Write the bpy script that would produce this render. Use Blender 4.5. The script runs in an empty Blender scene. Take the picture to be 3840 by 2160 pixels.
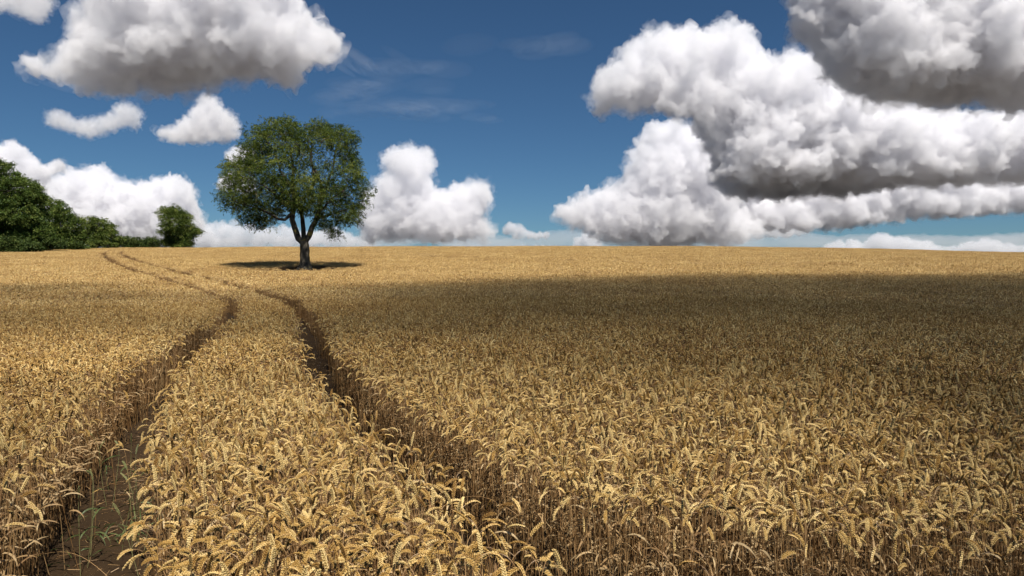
import bpy, bmesh, math, random
import numpy as np
from mathutils import Vector, Matrix

R = math.radians
C = bpy.context.scene.collection
S = bpy.context.scene
rng = np.random.default_rng(7)

# ------------------------------------------------------------------ helpers
def tag(o, label=None, cat=None, group=None, kind=None):
    if label: o['label'] = label
    if cat: o['category'] = cat
    if group: o['group'] = group
    if kind: o['kind'] = kind
    return o

def empty(name, loc=(0, 0, 0), rz=0.0):
    o = bpy.data.objects.new(name, None)
    o.location = loc
    o.rotation_euler = (0, 0, rz)
    o.empty_display_size = 0.2
    C.objects.link(o)
    return o

def mesh_obj(name, verts, faces, mats=(), parent=None, smooth=True, link=True, mat_idx=None, attrs=None):
    me = bpy.data.meshes.new(name)
    if isinstance(faces, np.ndarray):
        v = np.asarray(verts, dtype=np.float32)
        nf, k = faces.shape
        me.vertices.add(len(v)); me.vertices.foreach_set('co', v.ravel())
        me.loops.add(nf * k); me.loops.foreach_set('vertex_index', faces.astype(np.int32).ravel())
        me.polygons.add(nf)
        me.polygons.foreach_set('loop_start', np.arange(0, nf * k, k, dtype=np.int32))
        me.update(calc_edges=True)
    else:
        me.from_pydata([tuple(x) for x in verts], [], [tuple(f) for f in faces])
    for m in mats: me.materials.append(m)
    if mat_idx is not None:
        me.polygons.foreach_set('material_index', np.asarray(mat_idx, dtype=np.int32))
    if attrs:
        for an, av in attrs.items():
            a = me.attributes.new(an, 'FLOAT', 'POINT')
            a.data.foreach_set('value', np.asarray(av, dtype=np.float32))
    me.polygons.foreach_set('use_smooth', np.full(len(me.polygons), smooth))
    me.update()
    o = bpy.data.objects.new(name, me)
    if link: C.objects.link(o)
    if parent is not None: o.parent = parent
    return o

class NT:
    """tiny node-tree writer"""
    def __init__(self, tree):
        self.t = tree; self.n = tree.nodes; self.l = tree.links
    def add(self, typ, ins=None, **props):
        nd = self.n.new(typ)
        for k, v in props.items(): setattr(nd, k, v)
        if ins:
            for k, v in ins.items():
                s = nd.inputs[k]
                if hasattr(v, 'is_output') or isinstance(v, bpy.types.NodeSocket): self.l.new(v, s)
                else: s.default_value = v
        return nd
    def math(self, op, a, b=0.0, c=None, clamp=False):
        nd = self.n.new('ShaderNodeMath'); nd.operation = op; nd.use_clamp = clamp
        for i, v in enumerate((a, b) if c is None else (a, b, c)):
            if isinstance(v, bpy.types.NodeSocket): self.l.new(v, nd.inputs[i])
            else: nd.inputs[i].default_value = v
        return nd.outputs[0]
    def vmath(self, op, a, b=(0, 0, 0), scale=None):
        nd = self.n.new('ShaderNodeVectorMath'); nd.operation = op
        for i, v in enumerate((a, b)):
            if isinstance(v, bpy.types.NodeSocket): self.l.new(v, nd.inputs[i])
            else: nd.inputs[i].default_value = v
        if scale is not None:
            if isinstance(scale, bpy.types.NodeSocket): self.l.new(scale, nd.inputs['Scale'])
            else: nd.inputs['Scale'].default_value = scale
        return nd.outputs[0]

def new_mat(name):
    m = bpy.data.materials.new(name); m.use_nodes = True
    m.node_tree.nodes.clear()
    return m, NT(m.node_tree)

# ------------------------------------------------------------------ camera, light, view
SUN_EL, SUN_AZ = 57.0, 157.0          # azimuth clockwise from the viewing direction (+y)
HORIZ = 1020.0                       # true horizon row in the 3840x2160 photograph
FOC = 2560.0                         # 24 mm lens on 36 mm
cam_d = bpy.data.cameras.new('camera'); cam = bpy.data.objects.new('camera', cam_d)
C.objects.link(cam); S.camera = cam
cam_d.lens = 24; cam_d.sensor_width = 36
cam_d.clip_start = 0.05; cam_d.clip_end = 60000
CAM_H = 2.0
PITCH = math.atan((1080 - HORIZ) / FOC)
cam.location = (0, 0, CAM_H)
cam.rotation_euler = (math.pi / 2 - PITCH, 0, 0)

S.view_settings.view_transform = 'Standard'
S.view_settings.look = 'None'
S.view_settings.gamma = 1
S.view_settings.exposure = 0.55
# ------------------------------------------------------------------ sky and sun
w = bpy.data.worlds.new('World'); S.world = w; w.use_nodes = True
wt = NT(w.node_tree); wt.n.clear()
sky = wt.add('ShaderNodeTexSky', sky_type='NISHITA', sun_disc=False,
             sun_elevation=R(SUN_EL), sun_rotation=R(SUN_AZ), altitude=1500,
             air_density=1.0, dust_density=0.5, ozone_density=4.0)
# a polarising filter was on the lens: the blue of the sky is deepened
pol = wt.add('ShaderNodeMix', data_type='RGBA', blend_type='MULTIPLY')
pol.inputs[0].default_value = 1.0
wt.l.new(sky.outputs[0], pol.inputs[6]); pol.inputs[7].default_value = (0.40, 0.575, 0.67, 1)
bg = wt.add('ShaderNodeBackground', {'Color': pol.outputs[2], 'Strength': 0.06})
wo = wt.add('ShaderNodeOutputWorld', {'Surface': bg.outputs[0]})

sun_d = bpy.data.lights.new('sun', 'SUN'); sun_d.energy = 5.0; sun_d.angle = R(0.53)
sun_d.color = (1.0, 0.945, 0.86)
sun = bpy.data.objects.new('sun', sun_d); C.objects.link(sun)
sdir = Vector((math.sin(R(SUN_AZ)) * math.cos(R(SUN_EL)), math.cos(R(SUN_AZ)) * math.cos(R(SUN_EL)), math.sin(R(SUN_EL))))
sun.rotation_euler = sdir.to_track_quat('Z', 'Y').to_euler()
sun.location = sdir * 100

# ------------------------------------------------------------------ clouds
def ico(sub):
    bm = bmesh.new(); bmesh.ops.create_icosphere(bm, subdivisions=sub, radius=1.0)
    v = np.array([x.co[:] for x in bm.verts]); f = np.array([[y.index for y in x.verts] for x in bm.faces])
    bm.free(); return v, f
ICO2 = ico(2)

def poly_dist(P, pts):
    """signed distance (positive inside) of pts to polygon P"""
    P = np.asarray(P, float); Q = np.roll(P, -1, 0)
    d = np.full(len(pts), 1e9); ins = np.zeros(len(pts), bool)
    for a, b in zip(P, Q):
        ab = b - a; t = np.clip(((pts - a) @ ab) / max(ab @ ab, 1e-9), 0, 1)
        d = np.minimum(d, np.linalg.norm(pts - (a + t[:, None] * ab), axis=1))
        c = ((a[1] > pts[:, 1]) != (b[1] > pts[:, 1]))
        xi = a[0] + (pts[:, 1] - a[1]) * (b[0] - a[0]) / (b[1] - a[1] + 1e-12)
        ins ^= c & (pts[:, 0] < xi)
    return np.where(ins, d, -d)

CLOUD_K, CLOUD_COL = 1.5, (0.922, 0.922, 0.940)
def cloud_material(name, density, aniso=0.0, col=None):
    col = col or CLOUD_COL; density = density * CLOUD_K
    m, t = new_mat(name)
    v = t.add('ShaderNodeVolumePrincipled', {'Color': (*col, 1), 'Density': density, 'Anisotropy': aniso})
    o = t.add('ShaderNodeOutputMaterial', {'Volume': v.outputs[0]})
    return m

def wisp_material(name, density, big):
    """vapour torn into shreds: density follows a fine noise"""
    m, t = new_mat(name)
    co = t.add('ShaderNodeTexCoord').outputs['Object']
    n = t.add('ShaderNodeTexNoise', {'Vector': co, 'Scale': 9.0 / big, 'Detail': 5.0, 'Roughness': 0.62})
    k = t.add('ShaderNodeMapRange', {'Value': n.outputs[0], 'From Min': 0.44, 'From Max': 0.66, 'To Min': 0.0, 'To Max': density * CLOUD_K})
    v = t.add('ShaderNodeVolumePrincipled', {'Color': (*CLOUD_COL, 1), 'Density': k.outputs[0]})
    t.add('ShaderNodeOutputMaterial', {'Volume': v.outputs[0]})
    return m

def cloud_gn(seed, size, torn=False, rough=1.0):
    """billowing relief on the cloud's surface: cells at two sizes and a fine noise"""
    g = bpy.data.node_groups.new('billows', 'GeometryNodeTree')
    g.interface.new_socket('Geometry', in_out='INPUT', socket_type='NodeSocketGeometry')
    g.interface.new_socket('Geometry', in_out='OUTPUT', socket_type='NodeSocketGeometry')
    t = NT(g)
    gi = t.add('NodeGroupInput'); go = t.add('NodeGroupOutput')
    cur = gi.outputs[0]
    levels = ((size * 0.34, 0.13, 'v'), (size * 0.16, 0.17, 'n'), (size * 0.06, 0.13, 'n')) if torn else ((size * 0.34, 0.13, 'v'), (size * 0.15, 0.085, 'v'), (size * 0.065, 0.045, 'v'), (size * 0.09, 0.05, 'n'), (size * 0.032, 0.022, 'v'))
    for sc, amp, kind in levels:
        pos = t.add('GeometryNodeInputPosition').outputs[0]
        nor = t.add('GeometryNodeInputNormal').outputs[0]
        p = t.vmath('ADD', pos, (seed * 731.0, seed * 317.0, seed * 97.0))
        if kind == 'v':
            nz = t.add('ShaderNodeTexNoise', {'Vector': p, 'Scale': 1.0 / sc, 'Detail': 2.0})
            p2 = t.vmath('ADD', t.vmath('SCALE', nz.outputs['Color'], scale=sc * 0.7), p)
            vo = t.add('ShaderNodeTexVoronoi', {'Vector': p2, 'Scale': 1.0 / sc, 'Smoothness': 0.25}, feature='SMOOTH_F1')
            f = t.math('SUBTRACT', 0.45, vo.outputs['Distance'])
        else:
            nz = t.add('ShaderNodeTexNoise', {'Vector': p, 'Scale': 1.0 / sc, 'Detail': 4.0, 'Roughness': 0.6})
            f = t.math('SUBTRACT', nz.outputs[0], 0.44 if torn else 0.5)
        off = t.vmath('SCALE', nor, scale=t.math('MULTIPLY', f, 2 * amp * size * rough))
        sp = t.add('GeometryNodeSetPosition', {'Geometry': cur, 'Offset': off})
        cur = sp.outputs[0]
    t.l.new(cur, go.inputs[0])
    return g

def px_dir(x, y):
    """photo pixel (2576-wide) -> azimuth/elevation tangents as seen from the camera"""
    return ((x * 1.4907 - 1920) / FOC, (HORIZ - y * 1.4907) / FOC)

def cloud(label, outline, dist, n=120, depth=0.6, voxel=None, density=0.012, rmax=0.17, billow=1.0, seed=0, rmin=0.02, group=None, base=None, fringe=0.25, rough=1.0):
    """a cumulus: puffs packed into an outline (given as tangents of azimuth, elevation), real size, own depth"""
    r = np.random.default_rng(100 + seed)
    P = np.array([px_dir(*p) for p in outline]) * dist
    lo, hi = P.min(0), P.max(0); W = hi - lo; big = W.min()
    pts = r.uniform(lo, hi, (n * 30, 2)); d = poly_dist(P, pts)
    pts, d = pts[d > rmin * big], d[d > rmin * big]
    pts, d = pts[:n * 4], d[:n * 4]
    order = np.argsort(-d); keep = []
    # big puffs first, then fill with smaller ones
    cent, rad = [], []
    for i in order:
        rr = min(d[i], rmax * big)
        ok = True
        for c, q in zip(cent, rad):
            if (c[0] - pts[i, 0]) ** 2 + (c[1] - pts[i, 1]) ** 2 < (0.45 * q) ** 2 and q < rr * 1.5: ok = False; break
        if ok: cent.append(pts[i]); rad.append(rr)
        if len(cent) >= n: break
    V, F = [], []; k = 0
    for c, q in zip(cent, rad):
        dd = depth * big * math.sqrt(max(0.0, q / (rmax * big)))
        for j in range(1 + int(2 * depth)):
            y = dist + r.uniform(-1, 1) * dd * 0.6
            v = ICO2[0] * q * r.uniform(0.9, 1.1) + np.array([c[0] * y / dist, y, c[1] * y / dist + CAM_H])
            if base is not None:      # the condensation level: one flat underside
                zb = (HORIZ - base * 1.4907) / FOC * (dist + depth * big * 0.5) + CAM_H
                v[:, 2] = np.where(v[:, 2] < zb, zb + 0.12 * (v[:, 2] - zb), v[:, 2])
            V.append(v); F.append(ICO2[1] + k); k += len(v)
    V = np.concatenate(V); F = np.concatenate(F)
    ctr = np.array([V[:, 0].mean(), V[:, 1].mean(), V[:, 2].min()])
    o = mesh_obj('cloud', V - ctr, F, [cloud_material('cloud_vapour', density)])
    o.location = ctr
    rm = o.modifiers.new('merge', 'REMESH'); rm.mode = 'VOXEL'; vx = voxel or max(math.sqrt(W[0] * W[1]) / 165, big / 140); rm.voxel_size = vx
    rm.use_smooth_shade = True
    gm = o.modifiers.new('billows', 'NODES'); gm.node_group = cloud_gn(seed, big * 0.5 * billow, rough=rough)
    r2 = o.modifiers.new('weld', 'REMESH'); r2.mode = 'VOXEL'; r2.voxel_size = vx * 0.9; r2.use_smooth_shade = True
    tag(o, label, 'cloud', group)
    if fringe:      # the torn, thin edge round the dense body
        q = mesh_obj('fringe', V - ctr, F, [wisp_material('cloud_fringe', density * fringe * 1.8, big)], o)
        a = q.modifiers.new('merge', 'REMESH'); a.mode = 'VOXEL'; a.voxel_size = vx * 1.5; a.use_smooth_shade = True
        q.modifiers.new('billows', 'NODES').node_group = cloud_gn(seed + 0.37, big * 0.5 * billow, True, rough)
        b = q.modifiers.new('weld', 'REMESH'); b.mode = 'VOXEL'; b.voxel_size = vx * 1.3; b.use_smooth_shade = True
    return o
# ------------------------------------------------------------------ the lie of the land
def sstep(a, b, x):
    t = np.clip((x - a) / (b - a), 0, 1); return t * t * (3 - 2 * t)

TREE = np.array([-16.05, 53.0])
_ty = np.linspace(-60, 4000, 16241)
_sl = 0.0548 * sstep(11, 36, _ty) * (1 - sstep(128, 176, _ty)) - 0.03 * sstep(165, 215, _ty) * (1 - sstep(900, 2500, _ty))
_tz = np.cumsum(_sl) * (_ty[1] - _ty[0])
def terrain(x, y):
    """level beside the camera, rising past 20 m to a low crest 150 m out, falling away behind it"""
    x = np.asarray(x, float); y = np.asarray(y, float)
    z = np.interp(y, _ty, _tz)
    z = z + 0.55 * (1 - sstep(0.8, 6.0, np.hypot(x - TREE[0], y - TREE[1])))      # the knoll the lone tree stands on
    t = sstep(30, 150, y)
    dx = x - 25
    z = z - t * np.where(dx > 0, 1.6 * (dx / 85) ** 2, 0.55 * (dx / 135) ** 2).clip(0, 12)
    return z
WHEAT_H = 0.80

# the farm track: a pair of wheel lines through the crop, and a second pair behind the lone tree
def spline(P, n=40):
    P = np.asarray(P, float); Q = np.vstack([2 * P[0] - P[1], P, 2 * P[-1] - P[-2]])
    out = []
    for i in range(1, len(Q) - 2):
        t = np.linspace(0, 1, n, endpoint=False)[:, None]
        a, b, c, d = Q[i - 1], Q[i], Q[i + 1], Q[i + 2]
        out.append(0.5 * (2 * b + (c - a) * t + (2 * a - 5 * b + 4 * c - d) * t ** 2 + (3 * b - a - 3 * c + d) * t ** 3))
    out.append(P[-1:]); return np.concatenate(out)

def offset_line(L, w):
    T = np.gradient(L, axis=0); T /= np.linalg.norm(T, axis=1)[:, None]
    return L + np.stack([T[:, 1], -T[:, 0]], 1) * w

MAIN = spline([(0.35, 0.6), (-0.65, 2.67), (-1.53, 4.4), (-2.45, 6.4), (-3.15, 8.1), (-4.45, 11.7), (-5.2, 14), (-6.5, 18), (-8.35, 23), (-10.35, 27),
               (-13.6, 31.8), (-16.6, 36), (-22.1, 43.5), (-27.5, 51), (-37.3, 65.8), (-49, 84), (-60, 103), (-69, 120), (-76.5, 140), (-79, 150), (-80, 185)])
SECOND = spline([(-54, 178), (-38, 141), (-22.5, 107), (-12.9, 87), (-6.5, 76), (4, 66), (22, 58), (50, 53), (90, 51)])
WHEEL_LINES = [offset_line(MAIN, 1.0), offset_line(MAIN, -1.0), offset_line(SECOND, 1.0), offset_line(SECOND, -1.0)]
TRACK_HALF = 0.30

def track_dist(x, y):
    """distance to the nearest wheel line, on which side, and the line's direction there"""
    p = np.stack([x, y], 1); d = np.full(len(p), 1e9); sgn = np.zeros(len(p)); nx = np.zeros((len(p), 2))
    for L in WHEEL_LINES:
        for c0 in range(0, len(p), 20000):
            q = p[c0:c0 + 20000]
            a, b = L[:-1], L[1:]
            ab = b - a
            # coarse: nearest vertex, then its two segments
            i = np.empty(len(q), int)
            D2 = ((q[:, None, 0] - L[None, :, 0]) ** 2 + (q[:, None, 1] - L[None, :, 1]) ** 2)
            i = D2.argmin(1)
            best = np.full(len(q), 1e9); bn = np.zeros((len(q), 2))
            for k in (i - 1, i):
                k = np.clip(k, 0, len(a) - 1)
                t = np.clip(((q - a[k]) * ab[k]).sum(1) / (ab[k] ** 2).sum(1), 0, 1)
                v = q - (a[k] + t[:, None] * ab[k]); dd = np.linalg.norm(v, axis=1)
                m = dd < best; best[m] = dd[m]; bn[m] = v[m]
            s = slice(c0, c0 + len(q))
            m = best < d[s]
            d[s] = np.where(m, best, d[s])
            nx[s] = np.where(m[:, None], bn, nx[s])
    return d, nx / np.maximum(np.linalg.norm(nx, axis=1), 1e-6)[:, None]

# ------------------------------------------------------------------ ground sheet
def soil_material():
    m, t = new_mat('soil')
    geo = t.add('ShaderNodeNewGeometry').outputs['Position']
    n1 = t.add('ShaderNodeTexNoise', {'Vector': geo, 'Scale': 1.3, 'Detail': 6.0, 'Roughness': 0.65})
    n2 = t.add('ShaderNodeTexNoise', {'Vector': geo, 'Scale': 22.0, 'Detail': 5.0, 'Roughness': 0.7})
    f = t.math('ADD', t.math('MULTIPLY', n1.outputs[0], 0.5), t.math('MULTIPLY', n2.outputs[0], 0.5))
    cr = t.add('ShaderNodeValToRGB', {'Fac': f})
    e = cr.color_ramp.elements
    e[0].position = 0.30; e[0].color = (0.050, 0.032, 0.017, 1)
    e[1].position = 0.72; e[1].color = (0.150, 0.104, 0.058, 1)
    # chaff and bits of straw lying on it
    v = t.add('ShaderNodeTexVoronoi', {'Vector': geo, 'Scale': 38.0, 'Randomness': 1.0})
    ch = t.math('LESS_THAN', v.outputs['Distance'], t.math('MULTIPLY', n1.outputs[0], 0.16))
    mx = t.add('ShaderNodeMix', data_type='RGBA'); t.l.new(ch, mx.inputs[0]); t.l.new(cr.outputs[0], mx.inputs[6]); mx.inputs[7].default_value = (0.36, 0.26, 0.13, 1)
    # grass beyond the crop
    sep = t.add('ShaderNodeSeparateXYZ', {0: geo})
    far = t.add('ShaderNodeMapRange', {'Value': sep.outputs[1], 'From Min': 215.0, 'From Max': 240.0})
    mg = t.add('ShaderNodeMix', data_type='RGBA'); t.l.new(far.outputs[0], mg.inputs[0]); t.l.new(mx.outputs[2], mg.inputs[6]); mg.inputs[7].default_value = (0.105, 0.095, 0.085, 1)
    bmp = t.add('ShaderNodeBump', {'Strength': 0.9, 'Distance': 0.03, 'Height': f})
    b = t.add('ShaderNodeBsdfPrincipled', {'Base Color': mg.outputs[2], 'Roughness': 0.95, 'Normal': bmp.outputs[0]})
    b.inputs['Specular IOR Level'].default_value = 0.15
    t.add('ShaderNodeOutputMaterial', {'Surface': b.outputs[0]})
    return m
SOIL = soil_material()

rad = np.concatenate([[0.0], np.geomspace(0.4, 12000, 420)]); NA = 320
ang = np.linspace(0, 2 * math.pi, NA, endpoint=False)
gx = (rad[:, None] * np.cos(ang)).ravel(); gy = (rad[:, None] * np.sin(ang)).ravel()
gz = terrain(gx, gy)
ii, jj = np.meshgrid(np.arange(len(rad) - 1), np.arange(NA), indexing='ij')
gf = np.stack([ii * NA + jj, (ii + 1) * NA + jj, (ii + 1) * NA + (jj + 1) % NA, ii * NA + (jj + 1) % NA], -1).reshape(-1, 4)
tag(mesh_obj('ground', np.stack([gx, gy, gz], 1), gf, [SOIL]), 'brown soil of the wheat field rising gently to a low crest', kind='structure')

# bare wheel lines: compacted soil with a shallow rut
def rut_material():
    m, t = new_mat('compacted_soil')
    geo = t.add('ShaderNodeNewGeometry').outputs['Position']
    n1 = t.add('ShaderNodeTexNoise', {'Vector': geo, 'Scale': 2.2, 'Detail': 6.0, 'Roughness': 0.6})
    n2 = t.add('ShaderNodeTexNoise', {'Vector': geo, 'Scale': 45.0, 'Detail': 5.0, 'Roughness': 0.75})
    vo = t.add('ShaderNodeTexVoronoi', {'Vector': geo, 'Scale': 7.0}, feature='DISTANCE_TO_EDGE')
    f = t.math('ADD', t.math('MULTIPLY', n1.outputs[0], 0.45), t.math('MULTIPLY', n2.outputs[0], 0.55))
    cr = t.add('ShaderNodeValToRGB', {'Fac': f}); e = cr.color_ramp.elements
    e[0].position = 0.3; e[0].color = (0.018, 0.010, 0.004, 1); e[1].position = 0.7; e[1].color = (0.060, 0.034, 0.013, 1)
    v = t.add('ShaderNodeTexVoronoi', {'Vector': geo, 'Scale': 60.0})
    ch = t.math('LESS_THAN', v.outputs['Distance'], t.math('MULTIPLY', n1.outputs[0], 0.15))
    mx = t.add('ShaderNodeMix', data_type='RGBA'); t.l.new(ch, mx.inputs[0]); t.l.new(cr.outputs[0], mx.inputs[6]); mx.inputs[7].default_value = (0.40, 0.28, 0.14, 1)
    crack = t.math('MULTIPLY', t.math('LESS_THAN', vo.outputs['Distance'], 0.02), -0.8)
    bmp = t.add('ShaderNodeBump', {'Strength': 1.0, 'Distance': 0.02, 'Height': t.math('ADD', f, crack)})
    b = t.add('ShaderNodeBsdfPrincipled', {'Base Color': mx.outputs[2], 'Roughness': 0.92, 'Normal': bmp.outputs[0]})
    b.inputs['Specular IOR Level'].default_value = 0.2
    t.add('ShaderNodeOutputMaterial', {'Surface': b.outputs[0]})
    return m
RUT = rut_material()
def vnoise(x, y, sc, seed=0):
    """smooth value noise in numpy"""
    x = x / sc + 100.3; y = y / sc + 57.7; xi = np.floor(x).astype(int); yi = np.floor(y).astype(int); fx = x - xi; fy = y - yi
    fx = fx * fx * (3 - 2 * fx); fy = fy * fy * (3 - 2 * fy)
    h = lambda a, b: np.modf(np.abs(np.sin((a * 127.1 + b * 311.7 + seed * 74.7)) * 43758.5453))[0]
    return (h(xi, yi) * (1 - fx) + h(xi + 1, yi) * fx) * (1 - fy) + (h(xi, yi + 1) * (1 - fx) + h(xi + 1, yi + 1) * fx) * fy
for k, (L, lab) in enumerate(zip(WHEEL_LINES, ('bare wheel track on the right of the pair curving through the wheat', 'bare wheel track on the left of the pair curving through the wheat',
                                   'faint wheel track crossing the far field behind the lone tree, nearer line', 'faint wheel track crossing the far field behind the lone tree, farther line'))):
    if k < 2:      # fine relief near the camera, coarser farther on
        s_ = np.concatenate([[0], np.cumsum(np.linalg.norm(np.diff(L, axis=0), axis=1))])
        u_ = np.concatenate([np.arange(0, 14, 0.03), np.arange(14, s_[-1], 0.4)])
        L = np.stack([np.interp(u_, s_, L[:, 0]), np.interp(u_, s_, L[:, 1])], 1)
        offs = np.linspace(-0.62, 0.62, 42)
    else:
        L = L[::2]; offs = np.linspace(-0.42, 0.42, 6)
    V = []
    for o_ in offs:
        q = offset_line(L, o_); X, Y = q[:, 0], q[:, 1]
        z_ = 0.006 + 0.022 * np.exp(-((abs(o_) - 0.30) / 0.12) ** 2) * (abs(o_) < 0.55)
        if k < 2:
            edge = 1 - abs(o_) / 0.62
            z_ = z_ + edge ** 0.5 * (0.030 * (vnoise(X, Y, 0.16, 1) - 0.4) + 0.020 * (vnoise(X, Y, 0.06, 2) - 0.5) + 0.05 * np.clip(vnoise(X, Y, 0.10, 3) - 0.72, 0, 1))
            z_ = np.maximum(z_, 0.004)
        V.append(np.stack([X, Y, terrain(X, Y) + z_], 1))
    V = np.stack(V, 1); n, mcol = V.shape[:2]
    a = (np.arange(n - 1)[:, None] * mcol + np.arange(mcol - 1)).ravel()
    tag(mesh_obj('track', V.reshape(-1, 3), np.stack([a, a + mcol, a + mcol + 1, a + 1], 1)[:, ::-1].copy(), [RUT]), lab, kind='structure')
# ------------------------------------------------------------------ wheat
class Tri:
    """collects triangles with a material index and a tone per vertex"""
    def __init__(self): self.v, self.f, self.m, self.a, self.n = [], [], [], [], 0
    def add(self, v, f, mat=0, tone=0.5):
        v = np.asarray(v, float).reshape(-1, 3); f = np.asarray(f, int)
        self.v.append(v); self.f.append(f + self.n); self.m.append(np.full(len(f), mat)); self.n += len(v)
        self.a.append(np.full(len(v), tone) if np.isscalar(tone) else np.asarray(tone))
    def merge(self, o, M3=None, off=(0, 0, 0), tone=0.0):
        v, f, m, a = o.get()
        if M3 is not None: v = v @ M3.T
        self.v.append(v + np.asarray(off)); self.f.append(f + self.n); self.m.append(m); self.a.append(np.clip(a + tone, 0, 1)); self.n += len(v)
    def get(self):
        return np.concatenate(self.v), np.concatenate(self.f), np.concatenate(self.m), np.concatenate(self.a)
    def build(self, name, mats, parent=None, link=True, smooth=False):
        v, f, m, a = self.get()
        return mesh_obj(name, v, f, mats, parent, smooth, link, m, {'tone': a})

def tube(path, rads, sides, tri, mat, tone, cap=False, twist=0.0):
    path = np.asarray(path, float); n = len(path)
    T = np.gradient(path, axis=0); T /= np.linalg.norm(T, axis=1)[:, None] + 1e-12
    ref = np.array([0.0, 1.0, 0.0]) if abs(T[0][1]) < 0.9 else np.array([1.0, 0, 0])
    V = []
    for i in range(n):
        u = np.cross(T[i], ref); u /= np.linalg.norm(u) + 1e-12; w_ = np.cross(T[i], u)
        ref = -np.cross(T[i], u) if False else ref
        a = np.arange(sides) * 2 * math.pi / sides + twist * i
        V.append(path[i] + rads[i] * (np.cos(a)[:, None] * u + np.sin(a)[:, None] * w_))
    V = np.concatenate(V); F = []
    for i in range(n - 1):
        for j in range(sides):
            a, b = i * sides + j, i * sides + (j + 1) % sides
            F += [(a, b, b + sides), (a, b + sides, a + sides)]
    tri.add(V, F, mat, tone)

STRAW, EAR, LEAF = 0, 1, 2

def stalk_line(r, h, bend, lean, earlen, n_stem=7, n_neck=6, n_ear=10, neck=0.095):
    th0 = r.uniform(0, lean)
    pts = [np.zeros(3)]; th = th0; ths = [th0]
    wob = r.normal(0, 0.02, 2)
    for i in range(n_stem):
        ds = (h - neck * 0.6) / n_stem
        th = th0 * (0.4 + 0.9 * i / n_stem)
        pts.append(pts[-1] + ds * np.array([math.sin(th), wob[0] * math.sin(i), math.cos(th)])); ths.append(th)
    for i in range(n_neck):
        th = th0 + (bend - th0) * ((i + 1) / n_neck) ** 1.3
        pts.append(pts[-1] + neck / n_neck * np.array([math.sin(th), 0, math.cos(th)])); ths.append(th)
    k = len(pts) - 1
    for i in range(n_ear):
        th = bend + (0.7 + 0.35 * (bend < 2)) * min(1.0, bend) * (i + 1) / n_ear
        pts.append(pts[-1] + earlen / n_ear * np.array([math.sin(th), 0, math.cos(th)])); ths.append(th)
    return np.array(pts), np.array(ths), k

def spikelet(tri, p, d, side, nrm, ln, wd, th, tone):
    """a plump pointed body leaving the rachis at p along d"""
    side = side / np.linalg.norm(side); nrm = nrm / np.linalg.norm(nrm)
    q = p + d * ln * 0.42
    V = [p, q + side * wd, q + nrm * th, q - side * wd, q - nrm * th, p + d * ln]
    F = [(0, 1, 2), (0, 2, 3), (0, 3, 4), (0, 4, 1), (5, 2, 1), (5, 3, 2), (5, 4, 3), (5, 1, 4)]
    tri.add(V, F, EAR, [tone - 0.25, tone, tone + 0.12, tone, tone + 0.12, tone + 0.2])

def ear_full(tri, P, TH, r, tone, nsp=17, fat=1.0):
    """P: rachis points. spikelets alternate left and right, with florets fanned"""
    seg = np.linspace(0, len(P) - 1.001, nsp)
    spin = r.uniform(0, math.pi)
    for i, s in enumerate(seg):
        k = int(s); f = s - k; p = P[k] * (1 - f) + P[k + 1] * f
        th = TH[k]
        t = np.array([math.sin(th), 0, math.cos(th)]); a = np.array([0, 1.0, 0]); b = np.cross(t, a)
        lat = a * math.cos(spin) + b * math.sin(spin); nor = np.cross(t, lat)
        u = i / (nsp - 1); sz = fat * (0.62 + 0.45 * math.sin(math.pi * min(1, 0.12 + u * 0.80))) * r.uniform(0.92, 1.08)
        sg = 1 if i % 2 else -1
        d = t * 0.80 + lat * sg * 0.52 + nor * r.normal(0, 0.05); d /= np.linalg.norm(d)
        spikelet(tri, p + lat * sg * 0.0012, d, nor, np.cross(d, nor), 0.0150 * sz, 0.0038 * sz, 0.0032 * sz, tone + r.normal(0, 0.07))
        for q in (-1, 1):   # outer glumes
            d2 = t * 0.86 + lat * sg * 0.28 + nor * q * 0.34; d2 /= np.linalg.norm(d2)
            spikelet(tri, p, d2, lat, np.cross(d2, lat), 0.0125 * sz, 0.0030 * sz, 0.0026 * sz, tone - 0.08 + r.normal(0, 0.08))
    t = np.array([math.sin(TH[-1]), 0, math.cos(TH[-1])])
    spikelet(tri, P[-1] - t * 0.004, t, np.array([0, 1.0, 0]), np.cross(t, [0, 1.0, 0]), 0.016, 0.0035, 0.003, tone)

def leaf_blade(tri, r, h, tone, mat=LEAF, ln=None):
    z0 = h * r.uniform(0.25, 0.8); a = r.uniform(0, 2 * math.pi); L = ln or r.uniform(0.12, 0.24)
    d = np.array([math.cos(a), math.sin(a), 0]); s = np.array([-d[1], d[0], 0])
    p = np.array([0, 0, z0]); th = r.uniform(0.2, 0.7); curl = r.uniform(1.2, 2.6); n = 6; V = []
    for i in range(n + 1):
        u = i / n; w_ = 0.0048 * math.sin(math.pi * (0.15 + 0.85 * u)) ** 0.7 + 0.0005
        tw = r.uniform(-0.5, 0.5) + u * 1.5
        ss = s * math.cos(tw) + np.array([0, 0, 1]) * math.sin(tw)
        V += [p - ss * w_, p + ss * w_]
        th += curl / n; p = p + L / n * (d * math.sin(th) + np.array([0, 0, 1]) * math.cos(th))
    F = []
    for i in range(n): F += [(2 * i, 2 * i + 1, 2 * i + 3), (2 * i, 2 * i + 3, 2 * i + 2)]
    tri.add(V, F, mat, tone)

def pick_bend(r):
    u = r.random()
    if u < 0.17: return r.uniform(0.15, 0.6)
    if u < 0.45: return r.uniform(0.7, 1.3)
    return r.uniform(1.2, 1.95)

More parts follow.
